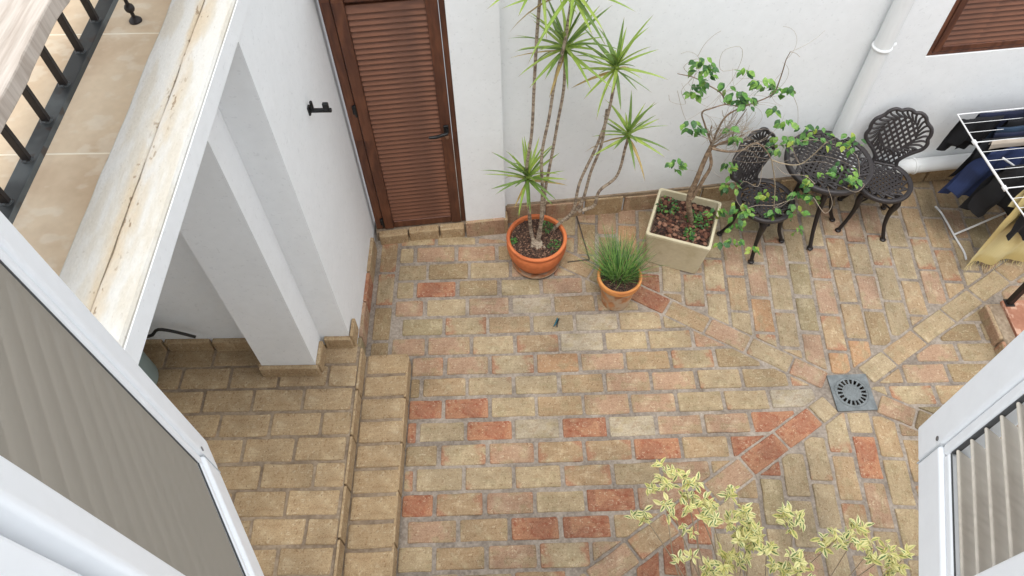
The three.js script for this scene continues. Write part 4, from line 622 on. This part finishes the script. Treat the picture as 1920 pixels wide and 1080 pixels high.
// chair: faces +z in its own frame, seat round, back shaped like a fan
function makeChair(name, label, pos, ry) {
  const g = thing(name, label, 'chair', pos, ry, 'cast garden chairs'), H = 0.435, R = 0.2;
  const seat = mesh('seat', merge([lathe([[R - 0.032, H - 0.004], [R - 0.014, H + 0.006], [R, H + 0.002], [R + 0.002, H - 0.014], [R - 0.004, H - 0.03], [R - 0.01, H - 0.03], [R - 0.012, H - 0.012], [R - 0.032, H - 0.012], [R - 0.032, H - 0.004]], 48), new THREE.TorusGeometry(0.115, 0.005, 6, 40).rotateX(Math.PI / 2).translate(0, H - 0.006, 0)]), M.cast, g);
  mesh('lattice', merge([...lattice((x, y) => Math.hypot(x, y) < 0.115, 0.12, 0.03, 0.017, 0.006, 0.8), ...scrolls(14, 0.118, 0.166, (r, a) => V3(r * Math.cos(a), r * Math.sin(a), 0), 0.008)].map((q) => q.rotateX(-Math.PI / 2).translate(0, H - 0.006, 0))), M.cast, seat);
  // back outline in its plane: half widths by height
  const bend = (x, y) => V3(x, H + y * 0.965, -R * 0.86 - y * 0.2 + x * x * 0.5);
  const O = [[0.085, -0.01], [0.078, 0.04], [0.105, 0.09], [0.15, 0.14], [0.188, 0.18], [0.203, 0.225], [0.192, 0.262], [0.196, 0.3], [0.182, 0.345], [0.152, 0.37], [0.136, 0.385], [0.118, 0.415], [0.08, 0.436], [0.044, 0.43], [0.02, 0.442], [0, 0.446]];
  const outline = [...O, ...O.slice(0, -1).reverse().map(([x, y]) => [-x, y])].map(([x, y]) => bend(x, y));
  const back = mesh('backrest', merge([tube(outline, [0.0135, 0.0135], 120, 8), tube([bend(-0.085, 0.0), bend(0, -0.008), bend(0.085, 0.0)], [0.012, 0.012], 8, 7)]), M.cast, g);
  const half = (y) => { for (let i = 0; i < O.length - 1; i++) if (y >= O[i][1] && y <= O[i + 1][1]) { const t = (y - O[i][1]) / (O[i + 1][1] - O[i][1] || 1); return O[i][0] + (O[i + 1][0] - O[i][0]) * t; } return 0; };
  const warp = (q) => { const p = q.attributes.position; for (let i = 0; i < p.count; i++) { const v = bend(p.getX(i), p.getY(i)); p.setXYZ(i, v.x, v.y, v.z + p.getZ(i)); } q.computeVertexNormals(); return q; };
  const inOval = (x, y) => (x / 0.118) ** 2 + ((y - 0.255) / 0.128) ** 2 < 1;
  const ovalRing = []; for (let i = 0; i <= 40; i++) { const a = i / 40 * Math.PI * 2; ovalRing.push(bend(0.12 * Math.cos(a), 0.255 + 0.13 * Math.sin(a))); }
  const deco = []; for (let i = 0; i < 30; i++) { const a = i / 30 * Math.PI * 2, P = []; let r1 = 1; for (let k = 0; k <= 6; k++) { const q = k / 6, b = a + (q - 0.5) * 0.28 + Math.sin(q * 3.14) * 0.1; const ex = 0.12 * Math.cos(b), ey = 0.255 + 0.13 * Math.sin(b); const len = Math.hypot(0.19 * Math.cos(b), 0.185 * Math.sin(b)) / Math.hypot(0.12 * Math.cos(b), 0.13 * Math.sin(b)); const s = 1 + (len - 1) * q; let x = 0.12 * Math.cos(b) * s, y = 0.255 + 0.13 * Math.sin(b) * s; const hw = half(clamp(y, -0.01, 0.44)); x = clamp(x, -hw, hw); P.push(bend(x, clamp(y, 0.0, 0.435))); } deco.push(tube(P, [0.0075, 0.0085, 0.0075], 8, 5)); }
  const low = lattice((x, y) => y > 0.0 && y < 0.16 && Math.abs(x) < half(y) && !((x / 0.124) ** 2 + ((y - 0.255) / 0.134) ** 2 < 1), 0.25, 0.032, 0.011, 0.008, 0.95).map(warp);
  mesh('lattice', merge([...lattice(inOval, 0.42, 0.0345, 0.0145, 0.008, 1.0).map(warp), tube(ovalRing, [0.0065, 0.0065], 60, 6), ...deco, ...low]), M.cast, back);
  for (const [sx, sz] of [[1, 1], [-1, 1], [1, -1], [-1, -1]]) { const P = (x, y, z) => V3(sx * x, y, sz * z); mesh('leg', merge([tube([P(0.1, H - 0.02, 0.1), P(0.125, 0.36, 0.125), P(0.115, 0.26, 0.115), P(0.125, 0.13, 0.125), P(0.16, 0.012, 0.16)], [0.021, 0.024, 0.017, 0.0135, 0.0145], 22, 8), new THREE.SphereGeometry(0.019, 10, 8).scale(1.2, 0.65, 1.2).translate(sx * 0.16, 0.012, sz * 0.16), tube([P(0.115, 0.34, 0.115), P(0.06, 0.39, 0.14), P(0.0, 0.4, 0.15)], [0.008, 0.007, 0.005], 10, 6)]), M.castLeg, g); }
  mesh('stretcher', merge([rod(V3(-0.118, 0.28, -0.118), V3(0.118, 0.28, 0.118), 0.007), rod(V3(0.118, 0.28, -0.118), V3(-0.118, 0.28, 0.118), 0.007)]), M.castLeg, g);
  return g;
}
makeChair('garden_chair', 'dark cast metal garden chair between the table and the drying rack', [2.62, 0, -3.565], 0.0 - 0.3);
makeChair('garden_chair', 'dark cast metal garden chair behind the climbing shrub, beside the beige planter', [1.755, 0, -3.405], 0.62);

// ---------------------------------------------------------------- drying rack and washing
const RY = 0.8, RX = 3.1;
const rack = thing('drying_rack', 'white wire clothes drying rack loaded with dark washing', 'drying rack', [RX, 0, -3.35], A);
M.whiteMetal = std(0xe9e9e9, 0.35);
{
  const z0 = 0.2, z1 = -0.21, far = -0.46, near = 0.46, len = 1.35, r = 0.005;
  mesh('frame', merge([rod(V3(0, RY, z0), V3(0, RY, z1), 0.008), rod(V3(len, RY, z0), V3(len, RY, z1), 0.008), rod(V3(0, RY, z0), V3(len, RY, z0), 0.004), rod(V3(0, RY, z1), V3(len, RY, z1), 0.004)]), M.whiteMetal, rack);
  for (const z of [0.12, 0.04, -0.04, -0.12]) mesh('wire', rod(V3(0, RY, z), V3(len, RY, z), 0.0021, 6), M.whiteMetal, rack);
  for (const [a, b] of [[z1 - 0.008, far], [z0 + 0.008, near]]) { const w = mesh('wing', merge([rod(V3(0, RY, a), V3(-0.01, RY + 0.02, b), r), rod(V3(len, RY, a), V3(len + 0.01, RY + 0.02, b), r), rod(V3(-0.01, RY + 0.02, b), V3(len + 0.01, RY + 0.02, b), 0.005)]), M.whiteMetal, rack); for (const q of [0.33, 0.66]) mesh('wire', rod(V3(0, RY + 0.02 * q, a + (b - a) * q), V3(len, RY + 0.02 * q, a + (b - a) * q), 0.0021, 6), M.whiteMetal, w); }
  for (const [a, b, z] of [[0.165, len - 0.12, -0.03], [len - 0.135, 0.12, -0.055]]) mesh('leg', rod(V3(a, 0.012, z), V3(b, RY - 0.004, z), 0.008), M.whiteMetal, rack);
  for (const x of [0.15, len - 0.15]) mesh('foot', tube([V3(x, 0.011, -0.31), V3(x + 0.015, 0.011, -0.25), V3(x + 0.015, 0.011, 0), V3(x + 0.015, 0.011, 0.14), V3(x, 0.011, 0.2)], [0.0075, 0.0075], 24, 8), M.whiteMetal, rack);
  mesh('joint', merge([new THREE.CylinderGeometry(0.014, 0.014, 0.03, 12).rotateX(Math.PI / 2).translate(0, RY, z0), new THREE.CylinderGeometry(0.014, 0.014, 0.03, 12).rotateX(Math.PI / 2).translate(0, RY, z1)]), M.whiteMetal, rack);
}
const clothT = (a, b, s) => tex(256, 256, (u, v) => { const w = (Math.sin(u * 500) + Math.sin(v * 500)) * 0.5, n = fbm(u * 8, v * 8, s, 4, 8, 8), c = mix3(a, b, sstep(0.3, 0.7, n)), t = w * 3; return [c[0] + t, c[1] + t, c[2] + t, 0.5 + w * 0.3]; });
// a cloth hung over a wire in the rack's frame: x0..x1 along the wire, wire depth z and height, drops to the front (+z) and back
function hang(name, label, cat, x0, x1, z, y, front, back, mat, o = {}) {
  const { folds = 4, amp = 0.018, ragged = 0.02, sway = 0.0, taper = 0, fringe = 0, s = 1, group = 'washing on the drying rack' } = o;
  const nx = 26, nv = 30, tot = front + back, pos = [], idx = [], uv = [];
  for (let j = 0; j <= nv; j++) for (let i = 0; i <= nx; i++) {
    const u = i / nx, q = (j / nv) * tot - back, side_ = q < 0 ? -1 : 1, d = Math.abs(q), edge = (fbm(u * 5, 0.5 + side_, s, 3) - 0.5) * 2 * ragged, dd = d * (1 + edge / Math.max(side_ > 0 ? front : back, 0.05) * (d > 0.05 ? 1 : 0));
    const rise = Math.max(0, 0.012 - d * 0.6), fold = Math.sin(u * folds * 6.283 + s + d * 3) * amp * Math.min(1, d / 0.12) + (fbm(u * 6 + s, q * 5, s + 4, 3) - 0.5) * amp * 1.6;
    const cx = (x0 + x1) / 2, hw = (x1 - x0) / 2 * (1 - taper * d), x = cx + (u * 2 - 1) * hw + sway * d + (fbm(u * 3, q * 6, s + 8, 3) - 0.5) * 0.02;
    pos.push(x, y + rise - dd + 0.004, z + side_ * (Math.min(d, 0.015) * 0.6 + d * 0.06) + fold); uv.push(u * (x1 - x0), q);
  }
  for (let j = 0; j < nv; j++) for (let i = 0; i < nx; i++) { const a = j * (nx + 1) + i, b = a + nx + 1; idx.push(a, b, a + 1, b, b + 1, a + 1); }
  const g = new THREE.BufferGeometry(); g.setAttribute('position', new THREE.Float32BufferAttribute(pos, 3)); g.setAttribute('uv', new THREE.Float32BufferAttribute(uv, 2)); g.setIndex(idx); g.computeVertexNormals();
  const t = thing(name, label, cat, [RX, 0, -3.35], A, group); mesh('cloth', g, mat, t);
  if (fringe) { const l = []; for (let i = 0; i <= nx * 3; i++) { const u = i / (nx * 3), k = (nv * (nx + 1) + Math.round(u * nx)) * 3, P = V3(pos[k] + (u * nx - Math.round(u * nx)) * (x1 - x0) / nx, pos[k + 1] + 0.004, pos[k + 2]); l.push(tube([P, P.clone().add(V3(rr(-0.012, 0.012), -fringe * 0.5, rr(0, 0.015))), P.clone().add(V3(rr(-0.02, 0.02), -fringe, rr(0, 0.03)))], [0.0018, 0.001], 5, 4)); } mesh('fringe', merge(l), mat, t).userData.kind = 'stuff'; }
  return t;
}
const cl = (a, b, s, r = 0.9) => new THREE.MeshStandardMaterial({ map: clothT(a, b, s).map, roughness: r, side: THREE.DoubleSide });
const cBlack = cl([26, 26, 30], [18, 18, 21], 1001), cNavy = cl([30, 36, 62], [22, 28, 50], 1003), cBlue = cl([34, 48, 86], [27, 38, 70], 1005), cDenim = cl([46, 66, 88], [36, 52, 72], 1007), cYellow = cl([220, 205, 152], [206, 186, 126], 1009), cBeige = cl([196, 182, 166], [178, 164, 148], 1011);
hang('black_trousers', 'black trousers hung over the far wire next to the wall', 'trousers', 0.0, 0.3, -0.4, RY + 0.016, 0.2, 0.3, cBlack, { s: 11, folds: 2, sway: -0.12 });
hang('navy_shirt', 'navy shirt hung over the far wire of the rack', 'shirt', 0.14, 1.3, -0.44, RY + 0.02, 0.13, 0.35, cNavy, { s: 13, folds: 5 });
hang('dark_vest', 'dark grey blue vest hung behind the blue shirt', 'vest', 0.2, 1.3, -0.3, RY + 0.01, 0.22, 0.3, cDenim, { s: 17, folds: 4 });
hang('black_jumper', 'black jumper hanging in the middle of the rack', 'jumper', 0.06, 1.2, -0.21, RY + 0.004, 0.3, 0.35, cBlack, { s: 19, folds: 4, sway: -0.2 });
hang('blue_shirt', 'bright blue shirt hanging inside the drying rack', 'shirt', 0.07, 1.2, -0.12, RY, 0.42, 0.4, cBlue, { s: 23, folds: 7, amp: 0.035, ragged: 0.14, sway: -0.3 });
hang('navy_trousers', 'navy trousers folded over the wires between the dark vest and black jumper', 'trousers', 0.16, 1.3, -0.255, RY + 0.006, 0.2, 0.24, cNavy, { s: 41, folds: 6 });
hang('black_socks', 'pair of black socks over the wire behind the navy shirt', 'socks', 0.3, 1.3, -0.37, RY + 0.012, 0.16, 0.2, cBlack, { s: 43, folds: 5, ragged: 0.05 });
hang('beige_cloth', 'pale beige cloth lying along the rack wire above the blue shirt', 'cloth', 0.1, 1.2, -0.185, RY + 0.01, 0.05, 0.03, cBeige, { s: 27, folds: 2, amp: 0.01 });
hang('black_leggings', 'black leggings hanging in front of the blue shirt', 'leggings', 0.1, 1.2, 0.02, RY, 0.46, 0.42, cBlack, { s: 29, folds: 5, amp: 0.035, ragged: 0.12, sway: -0.15 });
hang('yellow_cloth', 'large yellow fringed cloth hanging to the floor from the rack', 'cloth', 0.14, 1.25, 0.225, RY + 0.004, 0.75, 0.2, cYellow, { s: 31, folds: 5, amp: 0.024, ragged: 0.015, fringe: 0.04, sway: -0.1 });
hang('black_underwear', 'black garment laid over the yellow cloth', 'garment', 0.15, 0.6, 0.285, RY - 0.05, 0.36, 0.05, cBlack, { s: 37, folds: 3, amp: 0.02, ragged: 0.09 });

// ---------------------------------------------------------------- raised ledge and post at the right
const ledgeM = texMat(tex(512, 512, (u, v) => { const n = fbm(u * 6, v * 6, 1101, 4, 6, 6), m = fbm(u * 24, v * 16, 1103, 4, 24, 16), f = fbm(u * 70, v * 70, 1105, 2, 70, 70); let c = mix3([172, 122, 98], [152, 102, 80], sstep(0.35, 0.7, n)); c = mix3(c, [206, 172, 150], sstep(0.58, 0.7, m) * 0.7); const t = (f - 0.5) * 18; return [c[0] + t, c[1] + t, c[2] + t, m * 0.6 + f * 0.4]; }), 0.85, 0.003);
const ledge = thing('brick_ledge', 'low brick ledge with a reddish clay top at the edge of the floor', 'ledge', [3.2, 0, -2.74]);
mesh('base', rbox(0.02, 2.2, -0.01, 0.105, 0.02, 2.4, 0.01), M.mortarWarm, ledge);
for (let i = 0; i < 8; i++) mesh('edge_brick', metreUV(rbox(0, 0.13, -0.01, 0.1, 0.01 + i * 0.29, 0.285 + i * 0.29, 0.014), 3.4), pick(i % 2 ? BRS.mixed : BRS.pink), ledge);
for (let i = 0; i < 5; i++) for (let j = 0; j < 3; j++) mesh('top_tile', rbox(0.1 + j * 0.5, 0.59 + j * 0.5, 0.1, 0.128, 0.0 + i * 0.5, 0.49 + i * 0.5, 0.006), ledgeM, ledge);
const postAt = onY(1892, 568, 0.13);
const post = thing('metal_post', 'black square metal post standing on the clay ledge', 'post', [postAt.x, 0.128, postAt.z]);
mesh('shaft', rbox(-0.018, 0.018, 0, 1.7, -0.018, 0.018, 0.003), M.bar, post);
mesh('base_plate', rbox(-0.03, 0.03, 0, 0.006, -0.03, 0.03, 0.002), M.bar, post);

// ---------------------------------------------------------------- variegated shrub in the foreground
const vari = thing('variegated_shrub', 'cream and green variegated shrub growing up in the foreground', 'shrub', [1.06, 0, -0.55]);
{
  const o = vari.position, LY = (u, v, y) => onY(u, v, y).sub(o);
  const vt = (g1, g2, cr, s) => tex(64, 96, (u, v) => { const e = Math.min(1, Math.abs(u - 0.5) * 2), n = fbm(u * 5, v * 7, s, 3), prof = 0.4 * Math.sin(Math.PI * clamp(v * 0.95 + 0.02)) + (n - 0.5) * 0.5; return mix3(mix3(g1, g2, sstep(0.3, 0.7, fbm(u * 6, v * 6, s + 3, 2))), cr, sstep(prof * 0.75 - 0.08, prof * 0.75 + 0.06, e)); });
  const mats = [leafMat(vt([92, 122, 62], [66, 98, 50], [226, 220, 158], 1201)), leafMat(vt([120, 144, 76], [88, 116, 58], [232, 226, 170], 1205)), leafMat(vt([160, 172, 96], [130, 148, 78], [224, 214, 140], 1209)), leafMat(vt([206, 202, 130], [180, 182, 110], [232, 224, 160], 1213))];
  const gs = [ovalGeo(0.044, 0.021, 0.25, 0.35), ovalGeo(0.038, 0.019, 0.5, 0.3), ovalGeo(0.05, 0.022, 0.1, 0.4)];
  const stemM = std(0xa8967e, 0.9);
  const cl = [[1240, 895, 30, 18], [1285, 900, 28, 18], [1300, 925, 18, 14], [1205, 958, 15, 10], [1250, 950, 14, 10], [1310, 965, 44, 26], [1330, 945, 20, 14], [1385, 920, 12, 10], [1400, 950, 22, 16], [1385, 985, 34, 18], [1415, 985, 26, 14], [1405, 1015, 34, 20], [1380, 1050, 36, 22], [1350, 1065, 20, 16], [1440, 1035, 16, 12], [1495, 970, 34, 20], [1480, 1055, 34, 20], [1500, 1070, 16, 14], [1285, 1050, 10, 8], [1325, 1072, 10, 9], [1575, 1005, 26, 18], [1610, 1000, 24, 16], [1640, 1025, 26, 18], [1680, 1030, 24, 16], [1695, 1048, 14, 10], [1670, 1070, 16, 12], [1530, 1078, 8, 7]];
  let n = 0; const rest = [], st = [];
  cl.forEach(([u, v, k, r], ci) => {
    const y = 1.5 + rr(-0.1, 0.1), c = LY(u, v, y), rad = r * 0.0027, root = V3((c.x - 0.0) * 0.35, 0.75, (c.z) * 0.35 + 0.05);
    st.push(tube([root, root.clone().lerp(c, 0.5).add(V3(rr(-0.05, 0.05), -0.06, rr(-0.04, 0.04))), c.clone().add(V3(0, -0.02, 0))], [0.004, 0.003, 0.0018], 14, 5));
    const subs = []; for (let i = 0; i < Math.max(3, k / 4.5); i++) { const a = rr(0, 6.283), q = Math.sqrt(rnd()); subs.push(V3(Math.cos(a) * q * rad, rr(-0.09, 0.03), Math.sin(a) * q * rad)); }
    for (let i = 0; i < k * 1.8; i++) {
      const sb = pick(subs), a = rr(0, 6.283), P = c.clone().add(sb).add(V3(rr(-0.008, 0.008), rr(-0.025, 0.01), rr(-0.008, 0.008))), dir = V3(Math.cos(a) + rr(-0.3, 0.3), rr(-0.3, 1.5), Math.sin(a) + rr(-0.3, 0.3)), gq = pick(gs), mt = pick(mats);
      const m = mesh('leaf', gq, mt); m.position.copy(P); aim(m, dir, rr(-0.8, 0.8)); m.scale.setScalar(rr(0.5, 0.95));
      if (n++ % 3 === 0 && n < 890) vari.add(m); else { m.updateMatrix(); rest.push([gq.clone().applyMatrix4(m.matrix), mt]); }
    }
  });
  mats.forEach((mt) => { const l = rest.filter((x) => x[1] === mt).map((x) => x[0]); if (l.length) mesh('leaves', mergeGeometries(l), mt, vari).userData.kind = 'stuff'; });
  for (let i = 0; i < 4; i++) st.push(tube([V3(rr(-0.03, 0.03), 0, rr(-0.03, 0.03)), V3(rr(-0.08, 0.08), 0.4, rr(-0.06, 0.06)), V3((i - 1.5) * 0.12, 0.78, 0.0)], [0.014, 0.01, 0.007], 14, 7));
  mesh('stems', merge(st), stemM, vari);
}
// ---------------------------------------------------------------- open window leaves
M.frame = texMat(tex(256, 256, (u, v) => { const n = fbm(u * 6, v * 6, 1301, 4, 6, 6), f = fbm(u * 60, v * 60, 1303, 2, 60, 60), t = (n - 0.5) * 7 + (f - 0.5) * 4; return [238 + t, 240 + t, 242 + t, f]; }), 0.38, 0.0003);
M.blind = texMat(tex(512, 128, (u, v) => { const n = fbm(u * 40, v * 10, 1311, 4, 40, 10), f = fbm(u * 160, v * 40, 1313, 2, 160, 40), m = fbm(u * 8, v * 4, 1315, 3, 8, 4); const c = mix3([204, 196, 183], [188, 179, 166], sstep(0.3, 0.7, m * 0.6 + n * 0.4)), t = (f - 0.5) * 18; return [c[0] + t, c[1] + t, c[2] + t, f]; }), 0.8, 0.0005);
M.screen = new THREE.MeshStandardMaterial({ color: 0xa39a8c, roughness: 0.9, transparent: true, opacity: 0.45, side: THREE.DoubleSide });
M.gasket = std(0x4c4d4e, 0.8);
M.screenFront = new THREE.MeshStandardMaterial({ color: 0x938c80, roughness: 0.85, transparent: true, opacity: 0.92, side: THREE.DoubleSide });
function windowLeaf(label, hx, hz, fx, fz, s, tilt, x0, front) {       // s: local z side that faces the opening
  const w = Math.hypot(fx - hx, fz - hz), nx_ = -(fz - hz) / w * s * 0.024, nz_ = (fx - hx) / w * s * 0.024; hx -= nx_; hz -= nz_; fx -= nx_; fz -= nz_;
  const g = thing('louvred_window_leaf', label, 'window leaf', [hx, 3.2, hz], Math.atan2(-(fz - hz), fx - hx), 'open window leaves');
  const H = 1.42, b = 0.086, bb = 0.1, t = 0.024, hs = front ? 0.04 : 0.086;
  const P = (a, c, d, e, q = t, r = 0.007) => rbox(a, c, d, e, -q, q, r, 3);
  mesh('stile', P(x0, x0 + hs, 0, H), M.frame, g); mesh('stile', P(w - b + 0.02, w, 0, H), M.frame, g);
  mesh('bottom_rail', P(x0 + hs, w - b + 0.02, 0, bb - 0.02), M.frame, g); mesh('top_rail', P(x0 + hs, w - b + 0.02, H - bb, H), M.frame, g);
  const xa = x0 + hs, xb = w - b;
  mesh('glazing_bead', merge([P(xb, xb + 0.02, bb - 0.02, H - bb, 0.019, 0.006), P(xa, xb, bb - 0.02, bb, 0.019, 0.006)]), M.frame, g);
  mesh('gasket', merge([rbox(xb - 0.003, xb, bb, H - bb, s * 0.012 - 0.004, s * 0.012 + 0.004, 0.001), rbox(xa, xb - 0.003, bb, bb + 0.0015, s * 0.016 - 0.0012, s * 0.016 + 0.0012, 0.0005)]), M.gasket, g);
  const p = 0.041, n = Math.floor((H - 2 * bb) / p), sg = rbox(xa + 0.001, xb - 0.004, -0.0025, 0.0025, -0.0225, 0.0225, 0.0024, 2);
  for (let i = 0; i < n; i++) { const m = mesh('slat', sg, M.blind, g); m.position.set(0, bb + 0.006 + i * p, -s * 0.002); m.rotation.x = s * tilt + rr(-0.02, 0.02); }
  mesh('insect_screen', new THREE.PlaneGeometry(xb - xa - 0.005, H - 2 * bb - 0.006).translate((xa + xb - 0.003) / 2, H / 2, front ? 0.0146 : -s * 0.022), front ? M.screenFront : M.screen, g);
  mesh('screw', new THREE.CylinderGeometry(0.004, 0.004, 0.003, 10).rotateX(Math.PI / 2).translate(w - 0.055, 0.075, s * t), std(0x777777, 0.4, { metalness: 0.6 }), g);
  mesh('corner_joint', merge([P(w - b + 0.018, w - b + 0.0195, 0.0, bb - 0.02, t + 0.0004, 0.0003)]), std(0xbfc2c4, 0.6), g);
  for (const y of [0.2, 1.2]) mesh('hinge', rod(V3(x0 - 0.008, y - 0.05, -s * 0.02), V3(x0 - 0.008, y + 0.05, -s * 0.02), 0.011), M.frame, g);
  return g;
}
windowLeaf('white framed window leaf with a grey insect screen beside the balcony', -0.307, -0.15, -0.527, -0.503, 1, -0.95, 0.001, true);
windowLeaf('white framed window leaf with open taupe slats beside the variegated shrub', 0.564, -0.15, 0.677, -0.508, -1, -0.62, 0, false);
const dframe = thing('window_frame', 'white fixed window frame that the open leaves hang on', 'window frame', [0.128, 3.13, -0.11]);
for (const s of [-1, 1]) { const X = (a, c) => (s < 0 ? [-c, -a] : [a, c]); mesh('jamb', rbox(...X(0.44, 0.56), 0.03, 1.55, -0.024, 0.004, 0.004), M.frame, dframe); mesh('jamb_stop', rbox(...X(0.425, 0.56), 0.03, 1.55, 0.01, 0.09, 0.004), M.frame, dframe); mesh('jamb_core', rbox(...X(0.45, 0.555), 0.03, 1.55, -0.0, 0.02, 0.002), M.gasket, dframe); }
mesh('sill', rbox(-0.6, 0.6, 0, 0.03, -0.05, 0.06, 0.005), M.frame, dframe);

// ---------------------------------------------------------------- the house the picture is taken from (below and behind the camera)
const own = thing('rear_house', 'white plastered house wall opposite the long courtyard wall', 'house');
mesh('wall', merge([box(-0.985, 8, -0.05, 3.128, -0.13, 0.05), box(-3.4, -1.035, -0.05, 2.6, -0.13, 0.05)]), M.plaster, own);
mesh('gallery_floor', box(-1.02, 8, 2.6, 2.72, 0.05, 1.6), M.plaster, own);
mesh('rear_wall', box(-3.4, 8, 0, 6.2, 1.6, 1.85), M.plaster, own);

renderer.render(scene, camera);
